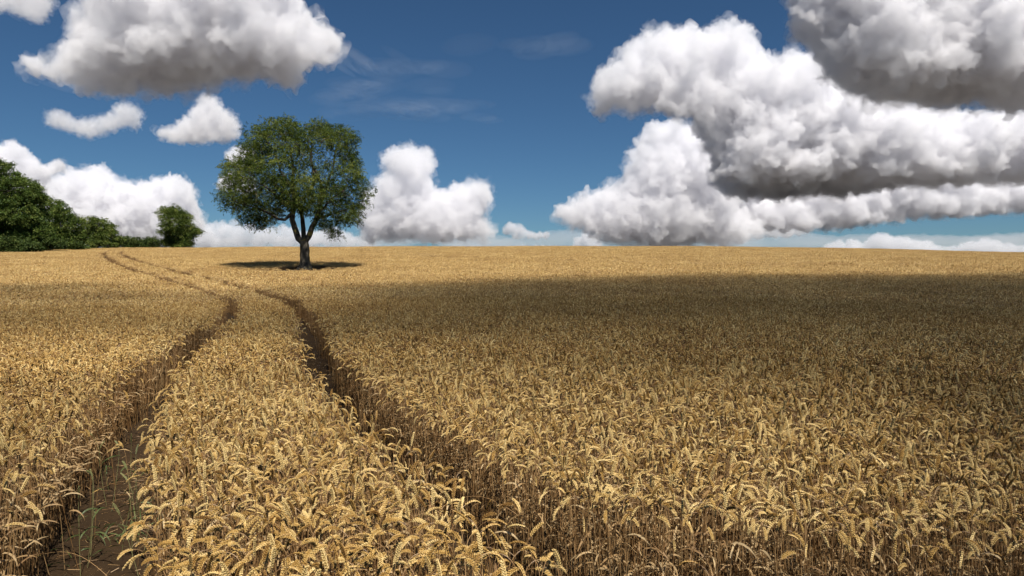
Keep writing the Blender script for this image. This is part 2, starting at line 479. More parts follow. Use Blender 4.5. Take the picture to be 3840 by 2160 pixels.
def make_stalk(r, lod, h=None, bend=None, fat=1.0, parts=None):
    """one stalk with its ear; the ear nods along +x. parts: dict of Tri by part, else one Tri"""
    h = h or r.normal(0.80, 0.024); bend = pick_bend(r) if bend is None else bend
    el = r.uniform(0.061, 0.083); tone = float(np.clip(r.normal(0.5, 0.22), 0.05, 0.95))
    T = parts or {k: None for k in ('stem', 'ear', 'leaf')}
    one = Tri() if parts is None else None
    g = lambda k: one if one is not None else T[k]
    if lod == 0:
        P, TH, k = stalk_line(r, h, bend, 0.14, el)
        tube(P[:k + 1], np.linspace(0.0019, 0.0011, k + 1), 4, g('stem'), STRAW, tone)
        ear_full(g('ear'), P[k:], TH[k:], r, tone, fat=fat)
        for j in range(r.integers(1, 3)):
            if parts is not None and j: parts['leaf_%d' % j] = Tri()
            leaf_blade(parts['leaf_%d' % j] if parts is not None and j else g('leaf'), r, h, float(np.clip(tone + r.normal(0, .2), 0, 1)))
    elif lod == 1:
        P, TH, k = stalk_line(r, h, bend, 0.14, el, 3, 3, 8)
        tube(P[:k + 1], np.linspace(0.0024, 0.0014, k + 1), 3, one, STRAW, tone)
        q = P[k:]; n = len(q); u = np.arange(n) / (n - 1)
        rr = (0.0056 + 0.0030 * (np.arange(n) % 2)) * (0.55 + 0.6 * np.sin(np.pi * np.clip(0.1 + 0.75 * u, 0, 1))); rr[-1] *= 0.35
        tube(q, rr, 4, one, EAR, np.repeat(np.clip(tone + 0.16 * (np.arange(n) % 2) - 0.08, 0, 1), 4), twist=0.4)
        if r.random() < 0.5: leaf_blade(one, r, h, tone)
    else:
        P, TH, k = stalk_line(r, h, bend, 0.14, el, 1, 2, 3)
        tube(P[:k + 1], np.linspace(0.003, 0.002, k + 1), 3, one, STRAW, tone)
        q = P[k:]; rr = np.array([0.0058, 0.0080, 0.0075, 0.0025][:len(q)])
        tube(q, rr, 3, one, EAR, tone)
    return one

def wheat_material(name, lo, mid, hi, rough=0.55, spec=0.35, transl=0.0):
    m, t = new_mat(name)
    at = t.add('ShaderNodeAttribute', attribute_name='tone')
    oi = t.add('ShaderNodeObjectInfo')
    geo = t.add('ShaderNodeNewGeometry').outputs['Position']
    big = t.add('ShaderNodeTexNoise', {'Vector': geo, 'Scale': 0.22, 'Detail': 3.0})
    f = t.math('ADD', at.outputs['Fac'], t.math('MULTIPLY', t.math('SUBTRACT', oi.outputs['Random'], 0.5), 0.30))
    f = t.math('ADD', f, t.math('MULTIPLY', t.math('SUBTRACT', big.outputs[0], 0.5), 0.5), clamp=True)
    cr = t.add('ShaderNodeValToRGB', {'Fac': f}); e = cr.color_ramp.elements
    e[0].position = 0.05; e[0].color = (*lo, 1); e[1].position = 0.95; e[1].color = (*hi, 1)
    x = e.new(0.5); x.color = (*mid, 1)
    b = t.add('ShaderNodeBsdfPrincipled', {'Base Color': cr.outputs[0], 'Roughness': rough})
    b.inputs['Specular IOR Level'].default_value = spec
    out = b.outputs[0]
    if transl:
        tr = t.add('ShaderNodeBsdfTranslucent', {'Color': cr.outputs[0]})
        mx = t.add('ShaderNodeMixShader', {0: transl, 1: out, 2: tr.outputs[0]}); out = mx.outputs[0]
    t.add('ShaderNodeOutputMaterial', {'Surface': out})
    return m
M_STRAW = wheat_material('straw', (0.105, 0.050, 0.018), (0.225, 0.122, 0.045), (0.40, 0.255, 0.115), 0.5, 0.4)
M_EAR = wheat_material('ripe_ear', (0.22, 0.112, 0.030), (0.48, 0.290, 0.082), (0.76, 0.56, 0.24), 0.55, 0.35, 0.12)
M_LEAF = wheat_material('dry_leaf', (0.20, 0.11, 0.045), (0.38, 0.24, 0.105), (0.52, 0.38, 0.20), 0.6, 0.3, 0.25)
WM = [M_STRAW, M_EAR, M_LEAF]
M_GSTEM = wheat_material('green_stem', (0.09, 0.10, 0.035), (0.17, 0.17, 0.065), (0.27, 0.25, 0.11), 0.5, 0.4)
M_GEAR = wheat_material('green_ear', (0.16, 0.17, 0.07), (0.25, 0.26, 0.10), (0.36, 0.35, 0.15), 0.55, 0.3, 0.1)
M_GLEAF = wheat_material('green_leaf', (0.06, 0.085, 0.028), (0.10, 0.13, 0.042), (0.19, 0.20, 0.075), 0.5, 0.3, 0.25)

def rotz(a):
    c, s = math.cos(a), math.sin(a); return np.array([[c, -s, 0], [s, c, 0], [0, 0, 1]])

# prototypes: single stalks, then clumps of falling detail
protos = []
NV0, NV1, NV2, NV3 = 26, 14, 10, 8
r0 = np.random.default_rng(21)
for i in range(NV0): protos.append(make_stalk(r0, 0).build('wheat_stalk_shape', WM, link=False))
def clump(r, size, n, lod):
    T = Tri()
    for _ in range(n):
        s = make_stalk(r, lod); p = r.uniform(-size / 2, size / 2, 2) * 1.15
        a = r.normal(0.0, 1.9)
        T.merge(s, rotz(a) * 1.0, (p[0], p[1], r.normal(0, 0.02)), 0)
    return T
for i in range(NV1): protos.append(clump(r0, 0.30, 36, 1).build('wheat_clump_shape', WM, link=False))
for i in range(NV2): protos.append(clump(r0, 0.50, 85, 2).build('wheat_clump_shape', WM, link=False))
for i in range(NV3): protos.append(clump(r0, 0.80, 150, 2).build('wheat_clump_shape', WM, link=False))

D0, D1, D2, D3 = 9.0, 26.0, 75.0, 188.0
def field_edge(x, y):
    """positive inside the crop; the hedgerow bounds it on the left"""
    return x + np.interp(y, [0, 90, 103, 115, 130, 145, 165, 190], [88, 86, 82.5, 80.5, 81, 85, 92, 100])
def jitter_grid(cell, dmin, dmax, r, halfw=0.84, pad=2.5):
    X = np.arange(-dmax * halfw - pad, dmax * halfw + pad, cell); Y = np.arange(-1.5, dmax + cell, cell)
    gx, gy = np.meshgrid(X, Y); gx = gx.ravel(); gy = gy.ravel()
    m = (np.abs(gx) < np.maximum(gy, 0) * halfw + pad)
    gx, gy = gx[m], gy[m]
    gx = gx + r.uniform(-.5, .5, len(gx)) * cell; gy = gy + r.uniform(-.5, .5, len(gy)) * cell
    d = np.hypot(gx, gy); m = (d >= dmin) & (d < dmax) & (field_edge(gx, gy) > 0)
    return gx[m], gy[m]
px_, py_, pk_, rot_, sz_, tx_, ty_ = [], [], [], [], [], [], []
def crop(x, y, base, nv, r, half, tilt=0.05):
    d, nrm = track_dist(x, y)
    edge = half + 0.09 * ((x < -1.2) & (nrm[:, 0] < 0)) * (1 - sstep(4.2, 7.0, y)) + 0.03 * np.sin(x * 2.3 + y * 1.7) + r.normal(0, 0.022, len(x)) * (half < 0.4)
    dt = np.hypot((x - TREE[0]) / 1.1, np.where(y < TREE[1], (y - TREE[1]) / 1.5, y - TREE[1]))
    front = np.interp(x, [-0.2, 0.1, 0.39, 1.25, 2.3, 4.0], [4.3, 3.95, 3.6, 3.2, 3.05, 2.95])      # the crop's near edge right of the track
    rx = np.interp(y, WHEEL_LINES[0][:60, 1], WHEEL_LINES[0][:60, 0])
    bare = (x > rx - 0.1) & (y < front + r.normal(0, 0.07, len(x))) & (r.random(len(x)) > 0.03)
    keep = (d > edge) & (dt > 1.7) & ~bare
    x, y, d, nrm, dt = x[keep], y[keep], d[keep], nrm[keep], dt[keep]
    n = len(x)
    s = r.normal(1.0, 0.032, n) * (1 + 0.05 * np.sin(x * 0.21 + 1.3 * np.sin(y * 0.13)) + 0.035 * np.sin(y * 0.9 + 2 * np.sin(x * 0.7)))
    s *= np.where(dt < 8, 0.40 + 0.60 * sstep(1.7, 6.0, dt), 1)
    # stalks beside the wheel lines lean out over them a little
    over = np.clip(1 - (d - half) / 0.25, 0, 1) * 0.07
    px_.append(x); py_.append(y); pk_.append(base + r.integers(0, nv, n)); rot_.append(r.normal(-2.2, 1.7, n)); sz_.append(s)
    tx_.append(r.normal(0, tilt, n) + nrm[:, 1] * over); ty_.append(r.normal(0, tilt, n) - nrm[:, 0] * over)
rw = np.random.default_rng(5)
x, y = jitter_grid(0.048, 0.0, D0, rw); crop(x, y, 0, NV0, rw, TRACK_HALF, 0.05)
n_single = len(px_[0])
x, y = jitter_grid(0.235, D0, D1, rw); crop(x, y, NV0, NV1, rw, TRACK_HALF + 0.11)
x, y = jitter_grid(0.40, D1, D2, rw); crop(x, y, NV0 + NV1, NV2, rw, TRACK_HALF + 0.17)
x, y = jitter_grid(0.64, D2, D3, rw); crop(x, y, NV0 + NV1 + NV2, NV3, rw, TRACK_HALF + 0.36)
PX, PY, PK, RO, SZ, TX, TY = (np.concatenate(a) for a in (px_, py_, pk_, rot_, sz_, tx_, ty_))
PZ = terrain(PX, PY)

# the 300 stalks that show largest: real objects with stem, ear and leaves
def project(x, y, z):
    cp, sp = math.cos(PITCH), math.sin(PITCH)
    dz = z - CAM_H; f = y * cp - dz * sp; u = y * sp + dz * cp
    return 512 + x / f * FOC / 3.75, 288 - u / f * FOC / 3.75, f
i0 = np.arange(n_single)
sx, sy, sf = project(PX[i0], PY[i0], PZ[i0] + 0.78 * SZ[i0])
vis = (sf > 1.5) & (sx > 4) & (sx < 1020) & (sy < 570) & (sy > 0)
cand = i0[vis]; cand = cand[np.argsort(sf[vis])][:300]
rs = np.random.default_rng(77)
stalk_mesh = []
for i in range(18):
    pt = {'stem': Tri(), 'ear': Tri(), 'leaf': Tri()}
    make_stalk(rs, 0, parts=pt)
    stalk_mesh.append([(k.split('_')[0], v.build(k.split('_')[0], WM, link=False).data) for k, v in pt.items()])
def place_stalk(meshes, x, y, z, yaw, s, tx, ty, label, group, name='wheat_stalk'):
    e = empty(name, (x, y, z)); e.rotation_euler = (tx, ty, yaw); e.scale = (s, s, s)
    tag(e, label, 'wheat stalk', group)
    for k, me in meshes:
        o = bpy.data.objects.new(k, me); C.objects.link(o); o.parent = e
    return e
TL, TR = WHEEL_LINES[1], WHEEL_LINES[0]
for i in cand:
    xl = np.interp(PY[i], TL[:, 1], TL[:, 0]); xr = np.interp(PY[i], TR[:, 1], TR[:, 0])
    if PX[i] < xl: lab, grp = 'ripe golden wheat stalk in the front of the block left of both tracks', 'front wheat stalks left of the tracks'
    elif PX[i] < xr: lab, grp = 'ripe golden wheat stalk in the front rows of the strip between the two tracks', 'front wheat stalks between the tracks'
    else: lab, grp = 'ripe golden wheat stalk in the front rows of the block right of both tracks', 'front wheat stalks right of the tracks'
    place_stalk(stalk_mesh[PK[i] % 18], PX[i], PY[i], PZ[i] - 0.01, RO[i], SZ[i], TX[i], TY[i], lab, grp)
m = np.ones(len(PX), bool); m[cand] = False
PX, PY, PZ, PK, RO, SZ, TX, TY = (a[m] for a in (PX, PY, PZ, PK, RO, SZ, TX, TY))

def wheat_gn():
    g = bpy.data.node_groups.new('sow', 'GeometryNodeTree')
    g.interface.new_socket('Geometry', in_out='INPUT', socket_type='NodeSocketGeometry')
    g.interface.new_socket('Geometry', in_out='OUTPUT', socket_type='NodeSocketGeometry')
    t = NT(g); gi = t.add('NodeGroupInput'); go = t.add('NodeGroupOutput')
    join = t.add('GeometryNodeJoinGeometry')
    for o in reversed(protos):
        oi = t.add('GeometryNodeObjectInfo'); oi.inputs['Object'].default_value = o
        gti = t.add('GeometryNodeGeometryToInstance', {'Geometry': oi.outputs['Geometry']})
        t.l.new(gti.outputs[0], join.inputs[0])
    def attr(n, ty): 
        nd = t.add('GeometryNodeInputNamedAttribute', data_type=ty); nd.inputs['Name'].default_value = n
        return nd.outputs[0]
    iop = t.add('GeometryNodeInstanceOnPoints', {'Points': gi.outputs[0], 'Instance': join.outputs[0], 'Pick Instance': True,
                'Instance Index': attr('pick', 'INT'), 'Rotation': attr('spin', 'FLOAT_VECTOR'), 'Scale': attr('size', 'FLOAT_VECTOR')})
    t.l.new(iop.outputs[0], go.inputs[0])
    return g
me = bpy.data.meshes.new('wheat_crop')
me.vertices.add(len(PX)); me.vertices.foreach_set('co', np.stack([PX, PY, PZ - 0.01], 1).astype(np.float32).ravel())
a = me.attributes.new('pick', 'INT', 'POINT'); a.data.foreach_set('value', PK.astype(np.int32))
a = me.attributes.new('spin', 'FLOAT_VECTOR', 'POINT'); a.data.foreach_set('vector', np.stack([TX, TY, RO], 1).astype(np.float32).ravel())
a = me.attributes.new('size', 'FLOAT_VECTOR', 'POINT'); a.data.foreach_set('vector', np.repeat(SZ[:, None], 3, 1).astype(np.float32).ravel())
wheat = bpy.data.objects.new('wheat_crop', me); C.objects.link(wheat)
wheat.modifiers.new('sow', 'NODES').node_group = wheat_gn()
tag(wheat, 'dense ripe golden wheat crop standing over the whole field', 'wheat crop', kind='stuff')

# green, later stalks standing in the left wheel track, one by one
GM = [M_GSTEM, M_GEAR, M_GLEAF]
rg = np.random.default_rng(41)
spots = [(-2.72, 4.55), (-2.86, 4.72), (-2.63, 4.80), (-2.95, 4.95), (-3.12, 4.75), (-2.55, 4.42), (-3.05, 5.25), (-3.22, 5.45), (-3.30, 5.75), (-2.80, 4.38), (-3.45, 6.1), (-3.15, 5.0), (-2.60, 4.62), (-3.38, 5.6)]
ml = np.interp([p[1] for p in spots], TL[:, 1], TL[:, 0])
for (gx_, gy_), mx_ in zip(spots, ml):
    pt = {'stem': Tri(), 'ear': Tri(), 'leaf': Tri()}
    make_stalk(rg, 0, h=rg.uniform(0.42, 0.66), bend=rg.uniform(0.1, 0.6), fat=0.85, parts=pt)
    for k in [k for k in pt if k.startswith('leaf')]: leaf_blade(pt[k], rg, 0.45, 0.5, ln=rg.uniform(0.18, 0.3)) if False else None
    pt['leaf_9'] = Tri(); leaf_blade(pt['leaf_9'], rg, 0.45, 0.5, ln=rg.uniform(0.2, 0.32))
    ms = [(k.split('_')[0], v.build(k.split('_')[0], GM, link=False).data) for k, v in pt.items()]
    x_ = mx_ + rg.uniform(-0.24, 0.22)
    place_stalk(ms, x_, gy_, float(terrain(x_, gy_)), rg.uniform(0, 6.28), 1.0, rg.normal(0, .1), rg.normal(0, .1),
                'thin green unripe wheat stalk standing in the bare left wheel track', 'green stalks in the left wheel track', name='green_wheat_stalk')
for k_ in range(14):
    y_ = rg.uniform(4.2, 6.4); x_ = float(np.interp(y_, TL[:, 1], TL[:, 0])) + (rg.uniform(-0.42, -0.12) if k_ % 3 else rg.uniform(0.02, 0.2))
    pt = {'stem': Tri(), 'ear': Tri(), 'leaf': Tri()}
    make_stalk(rg, 0, h=rg.uniform(0.40, 0.68), bend=rg.uniform(0.15, 1.1), fat=0.85, parts=pt)
    place_stalk([(k.split('_')[0], v.build(k.split('_')[0], WM, link=False).data) for k, v in pt.items()], x_, y_, float(terrain(x_, y_)), rg.uniform(0, 6.28), 1.0, rg.normal(0, .13), rg.normal(0, .13),
                'thin dry straw-coloured stalk standing loose in the bare left wheel track', 'dry stalks in the left wheel track')
# straws bent down across the soil
def straw(label, p0, p1, sag, ear_len=0.07):
    p0, p1 = np.array(p0, float), np.array(p1, float); e = empty('fallen_straw', p0); tag(e, label, 'straw')
    n = 12; u = np.linspace(0, 1, n)[:, None]; L = (p1 - p0) * u; L[:, 2] += sag * np.sin(np.pi * u[:, 0])
    T = Tri(); tube(L, np.linspace(0.0020, 0.0012, n), 4, T, STRAW, 0.75); T.build('stem', WM, e)
    d = L[-1] - L[-2]; th = math.acos(np.clip(d[2] / np.linalg.norm(d), -1, 1)); az = math.atan2(d[1], d[0])
    T = Tri(); P = np.array([[math.sin(th) * s_, 0, math.cos(th) * s_] for s_ in np.linspace(0, ear_len, 8)])
    ear_full(T, P, np.full(8, th), rg, 0.6); o = T.build('ear', WM, e); o.location = L[-1]; o.rotation_euler = (0, 0, az)
straw('long pale straw lying across the left wheel track at the bottom edge', (-2.35, 4.05, 0.10), (-3.10, 4.45, 0.14), 0.10)
straw('bent straw leaning out of the left block into the wheel track', (-3.45, 4.75, 0.42), (-3.02, 4.30, 0.06), 0.02)
straw('thin straw bowed across the left wheel track farther up', (-2.85, 5.35, 0.30), (-3.38, 5.55, 0.22), 0.06)
straw('straw bowed out of the right block over the dark wheel track', (0.05, 4.15, 0.50), (-0.48, 4.55, 0.42), 0.10)
# short broken straw and chaff on the bare soil
T = Tri(); rl = np.random.default_rng(8)
for L_ in WHEEL_LINES[:2]:
    seg = L_[(L_[:, 1] > 2) & (L_[:, 1] < 16)]
    for _ in range(650):
        c = seg[rl.integers(len(seg))]; x_, y_ = c + rl.normal(0, 0.24, 2); z_ = float(terrain(x_, y_)) + rl.uniform(0.02, 0.05)
        a_ = rl.uniform(0, 6.28); ln = rl.uniform(0.02, 0.13); dv = np.array([math.cos(a_), math.sin(a_), rl.normal(0, 0.12)]) * ln
        tube([np.array([x_, y_, z_]) - dv / 2, np.array([x_, y_, z_]) + dv / 2], [0.0016, 0.0016], 3, T, STRAW, rl.uniform(0.2, 0.9))
tag(T.build('straw_litter', WM), 'short broken straws scattered over the bare soil of the wheel tracks', 'straw litter', kind='stuff')
# low weeds in the wheel tracks
T = Tri()
for (cx_, cy_, n_, sp) in ((-3.35, 9.6, 60, 0.12), (-3.0, 9.0, 40, 0.10), (-0.85, 5.6, 25, 0.07), (-3.0, 5.1, 18, 0.10), (-5.4, 11.6, 25, 0.1), (-6.6, 15.4, 30, .12)):
    for _ in range(n_):
        t2 = Tri(); leaf_blade(t2, rl, 0.02, rl.uniform(0.1, 0.7), mat=LEAF, ln=rl.uniform(0.10, 0.26))
        x_, y_ = cx_ + rl.normal(0, sp), cy_ + rl.normal(0, sp * 2); T.merge(t2, rotz(rl.uniform(0, 6.28)), (x_, y_, float(terrain(x_, y_))))
tag(T.build('weeds', GM), 'low green grass weeds growing in the wheel tracks', 'weeds', kind='stuff')
# ------------------------------------------------------------------ trees
def foliage_material(name, c0, c1, c2, transl=0.35):
    m, t = new_mat(name)
    at = t.add('ShaderNodeAttribute', attribute_name='tone')
    geo = t.add('ShaderNodeNewGeometry').outputs['Position']
    n = t.add('ShaderNodeTexNoise', {'Vector': geo, 'Scale': 0.55, 'Detail': 2.0})
    f = t.math('ADD', at.outputs['Fac'], t.math('MULTIPLY', t.math('SUBTRACT', n.outputs[0], 0.5), 0.7), clamp=True)
    cr = t.add('ShaderNodeValToRGB', {'Fac': f}); e = cr.color_ramp.elements
    e[0].position = 0.1; e[0].color = (*c0, 1); e[1].position = 0.95; e[1].color = (*c2, 1)
    x = e.new(0.5); x.color = (*c1, 1)
    b = t.add('ShaderNodeBsdfPrincipled', {'Base Color': cr.outputs[0], 'Roughness': 0.55})
    b.inputs['Specular IOR Level'].default_value = 0.18
    tr = t.add('ShaderNodeBsdfTranslucent', {'Color': cr.outputs[0]})
    mx = t.add('ShaderNodeMixShader', {0: transl, 1: b.outputs[0], 2: tr.outputs[0]})
    t.add('ShaderNodeOutputMaterial', {'Surface': mx.outputs[0]})
    return m

def bark_material(name, c0, c1, lichen=True):
    m, t = new_mat(name)
    geo = t.add('ShaderNodeTexCoord').outputs['Object']
    mp = t.add('ShaderNodeMapping', {'Vector': geo, 'Scale': (6.0, 6.0, 1.1)})
    n = t.add('ShaderNodeTexNoise', {'Vector': mp.outputs[0], 'Scale': 1.6, 'Detail': 7.0, 'Roughness': 0.7})
    cr = t.add('ShaderNodeValToRGB', {'Fac': n.outputs[0]}); e = cr.color_ramp.elements
    e[0].position = 0.32; e[0].color = (*c0, 1); e[1].position = 0.68; e[1].color = (*c1, 1)
    col = cr.outputs[0]
    if lichen:   # patches of yellow lichen and moss
        n2 = t.add('ShaderNodeTexNoise', {'Vector': geo, 'Scale': 1.7, 'Detail': 3.0})
        k = t.add('ShaderNodeMapRange', {'Value': n2.outputs[0], 'From Min': 0.60, 'From Max': 0.70})
        mx = t.add('ShaderNodeMix', data_type='RGBA'); t.l.new(k.outputs[0], mx.inputs[0]); t.l.new(col, mx.inputs[6]); mx.inputs[7].default_value = (0.26, 0.20, 0.05, 1)
        col = mx.outputs[2]
    bmp = t.add('ShaderNodeBump', {'Strength': 0.8, 'Distance': 0.04, 'Height': n.outputs[0]})
    b = t.add('ShaderNodeBsdfPrincipled', {'Base Color': col, 'Roughness': 0.9, 'Normal': bmp.outputs[0]})
    b.inputs['Specular IOR Level'].default_value = 0.15
    t.add('ShaderNodeOutputMaterial', {'Surface': b.outputs[0]})
    return m
M_BARK = bark_material('grey_bark', (0.026, 0.022, 0.017), (0.095, 0.083, 0.064))
M_ASH = foliage_material('ash_leaves', (0.028, 0.050, 0.007), (0.088, 0.124, 0.017), (0.215, 0.238, 0.044))
M_WOOD = [foliage_material('broad_leaves', (0.026, 0.050, 0.008), (0.075, 0.118, 0.020), (0.180, 0.215, 0.046), 0.22),
          foliage_material('bright_leaves', (0.036, 0.060, 0.010), (0.100, 0.142, 0.025), (0.220, 0.245, 0.055), 0.25),
          foliage_material('dark_leaves', (0.020, 0.036, 0.008), (0.052, 0.082, 0.016), (0.125, 0.155, 0.036), 0.2)]

def frames(d):
    d = d / (np.linalg.norm(d, axis=-1, keepdims=True) + 1e-9)
    ref = np.where(np.abs(d[:, 2:3]) < 0.9, np.array([[0, 0, 1.0]]), np.array([[1.0, 0, 0]]))
    u = np.cross(d, ref); u /= np.linalg.norm(u, axis=1, keepdims=True); v = np.cross(u, d)
    return d, u, v

def leaf_mesh(pos, axis, ln, wd, r, tone):
    """one folded lozenge per leaf (2 triangles each side of the midrib share it)"""
    n = len(pos); d, u, v = frames(axis)
    a = r.uniform(0, 2 * math.pi, n)[:, None]; s = u * np.cos(a) + v * np.sin(a); q = np.cross(d, s)
    ln = ln[:, None]; wd = wd[:, None]
    p0, p1 = pos, pos + d * ln + q * ln * r.uniform(-0.2, 0.2, n)[:, None]
    mid = pos + d * ln * 0.45
    V = np.stack([p0, mid + s * wd + q * wd * 0.35, p1, mid - s * wd + q * wd * 0.35], 1).reshape(-1, 3)
    b = np.arange(n)[:, None] * 4
    F = np.concatenate([b + [[0, 1, 2]], b + [[0, 2, 3]]], 0)
    return V, F, np.repeat(tone, 4)

def pinnate(pos, axis, r, tone, L=0.28, nl=3):
    """compound leaves: a few pairs of leaflets on a drooping stalk"""
    n = len(pos); d, u, v = frames(axis)
    a = r.uniform(0, 2 * math.pi, n)[:, None]; s = u * np.cos(a) + v * np.sin(a)
    P, A, LN, TN = [], [], [], []
    for k in range(nl):
        f = (k + 0.6) / nl
        base = pos + d * L * f + np.array([0, 0, -0.18]) * L * f * f
        for sg in (-1, 1):
            P.append(base); A.append(d * 0.55 + s * sg * 0.8 + np.array([0, 0, -0.15]) + r.normal(0, 0.12, (n, 3))); LN.append(np.full(n, L * 0.46)); TN.append(tone + r.normal(0, 0.08, n))
    P.append(pos + d * L + np.array([0, 0, -0.18]) * L); A.append(d + np.array([0, 0, -0.4])); LN.append(np.full(n, L * 0.45)); TN.append(tone)
    P, A, LN, TN = map(np.concatenate, (P, A, LN, TN))
    return leaf_mesh(P, A, LN, LN * 0.20, r, TN)

def colonise(nodes, parent, attr, r, step=0.25, infl=1.7, kill=0.42, iters=90, tropism=(0, 0, 0.0)):
    """grow a branch skeleton towards attraction points"""
    N = [np.asarray(x, float) for x in nodes]; par = list(parent); at = attr.copy()
    pts = np.array(N); near = np.full(len(at), 0); dist = np.full(len(at), 1e9); start = 0
    for it in range(iters):
        new = pts[start:]
        for c in range(0, len(new), 400):
            D = np.linalg.norm(at[:, None] - new[None, c:c + 400], axis=2); k = D.argmin(1); dd = D[np.arange(len(at)), k]
            m = dd < dist; dist[m] = dd[m]; near[m] = k[m] + start + c
        live = dist > kill
        at, near, dist = at[live], near[live], dist[live]
        if not len(at): break
        m = dist < infl
        if not m.any(): infl *= 1.3; start = len(pts); continue
        g = {}
        idx = near[m]; dirs = at[m] - pts[idx]; dirs /= np.linalg.norm(dirs, axis=1)[:, None]
        start = len(pts); add = []
        acc = np.zeros((len(pts), 3)); np.add.at(acc, idx, dirs)
        for i in np.unique(idx):
            d = acc[i]; L = np.linalg.norm(d)
            d = d / L if L > 1e-6 else r.normal(0, 1, 3)
            d = d + r.normal(0, 0.16, 3) + np.asarray(tropism); d /= np.linalg.norm(d)
            add.append(pts[i] + d * step); par.append(int(i))
        pts = np.vstack([pts, add])
    return pts, np.array(par)

def branch_mesh(pts, par, rad, name, mat, parent, min_sides=3):
    """a tapered tube along every chain of the skeleton"""
    n = len(pts); kids = [[] for _ in range(n)]
    for i in range(n):
        if par[i] >= 0: kids[par[i]].append(i)
    T = Tri()
    starts = [(i, i) for i in range(n) if par[i] < 0]
    stack = []
    for i in range(n):
        if par[i] < 0: stack.append((None, i))
    while stack:
        p, i = stack.pop(); chain = ([p] if p is not None else []) + [i]
        while kids[i]:
            ks = sorted(kids[i], key=lambda k: -rad[k]); nx = ks[0]
            for k in ks[1:]: stack.append((i, k))
            chain.append(nx); i = nx
        if len(chain) < 2: continue
        rr = rad[chain].copy()
        if p is not None: rr[0] = min(rr[0], rr[1] * 1.25)
        sides = 12 if rr.max() > 0.2 else (7 if rr.max() > 0.07 else (4 if rr.max() > 0.025 else min_sides))
        tube(pts[chain], rr, sides, T, 0, 0.5)
    return T.build(name, [mat], parent, smooth=True)

def pipe_radii(pts, par, tip=0.010, ex=2.35):
    n = len(pts); w_ = np.zeros(n); has = np.zeros(n, bool)
    for i in range(n):
        if par[i] >= 0: has[par[i]] = True
    w_[~has] = tip ** ex
    for i in range(n - 1, -1, -1):
        if par[i] >= 0: w_[par[i]] += w_[i]
    return w_ ** (1 / ex), has

# --- the lone ash in the field: limbs, then a skeleton grown to fill its crown
def local(cx, cy): return ((cx - 797) * 0.01121, (1358 - cy) * 0.01121)
ash_outline = [local(*p) for p in [(690, 95), (620, 135), (540, 120), (480, 165), (470, 200), (360, 200), (350, 300), (280, 350), (310, 400), (345, 440), (255, 435), (200, 455), (195, 530), (178, 560), (185, 650),
    (150, 720), (98, 765), (150, 830), (165, 882), (250, 850), (265, 930), (275, 975), (330, 1000), (410, 1025), (480, 985), (520, 930), (600, 900), (680, 885), (760, 900), (860, 900), (890, 960), (915, 1010),
    (985, 1020), (990, 1090), (1080, 1088), (1075, 1020), (1120, 960), (1180, 985), (1250, 960), (1240, 870), (1310, 790), (1372, 725), (1360, 670), (1300, 640), (1265, 545), (1240, 470), (1215, 420), (1232, 300), (1222, 215), (1150, 185),
    (1040, 190), (950, 135), (820, 150), (770, 185), (740, 150)]]
def ash_attractors(r, n):
    P = np.array(ash_outline); lo, hi = P.min(0), P.max(0); out = []
    while len(out) < n:
        q = r.uniform(lo, hi, (4000, 2)); d = poly_dist(P, q); q, d = q[d > 0.1], d[d > 0.1]
        # depth of the crown at this height, fuller near its axis
        half = np.interp(q[:, 1], [3, 4.5, 6.5, 9, 12, 14.2], [2.2, 4.6, 6.3, 6.0, 4.6, 2.2]) * np.sqrt(np.clip(1 - (q[:, 0] / 7.6) ** 2, 0.06, 1))
        half = np.minimum(half, 1.0 + d * 2.6)
        y = r.uniform(-1, 1, len(q)) * half
        # thin out the heart of the crown and some windows through it
        e = np.sqrt((q[:, 0] / 7.2) ** 2 + ((q[:, 1] - 7.5) / 6.8) ** 2 + (y / np.maximum(half, .5)) ** 2 * 0.6)
        keep = (r.random(len(q)) < np.clip(e * 1.25, 0.25, 1))
        win = np.zeros(len(q), bool)
        for (wx, wz, wr) in ((1.2, 9.1, 0.75), (2.3, 10.3, 0.8), (-1.5, 10.0, 0.5), (0.6, 11.8, 0.45), (3.0, 8.3, 0.6), (-3.0, 7.4, 0.45), (-1.7, 5.3, 0.6), (-4.0, 10.2, 0.35), (2.2, 6.0, 0.35), (4.2, 7.1, 0.35), (-0.6, 8.2, 0.4), (1.0, 7.2, 0.4)):
            win |= np.hypot(q[:, 0] - wx, q[:, 1] - wz) < wr
        keep &= ~win | (r.random(len(q)) < 0.12)
        out += [(a, b, c) for (a, c), b, k in zip(q, y, keep) if k]
    return np.array(out[:n])
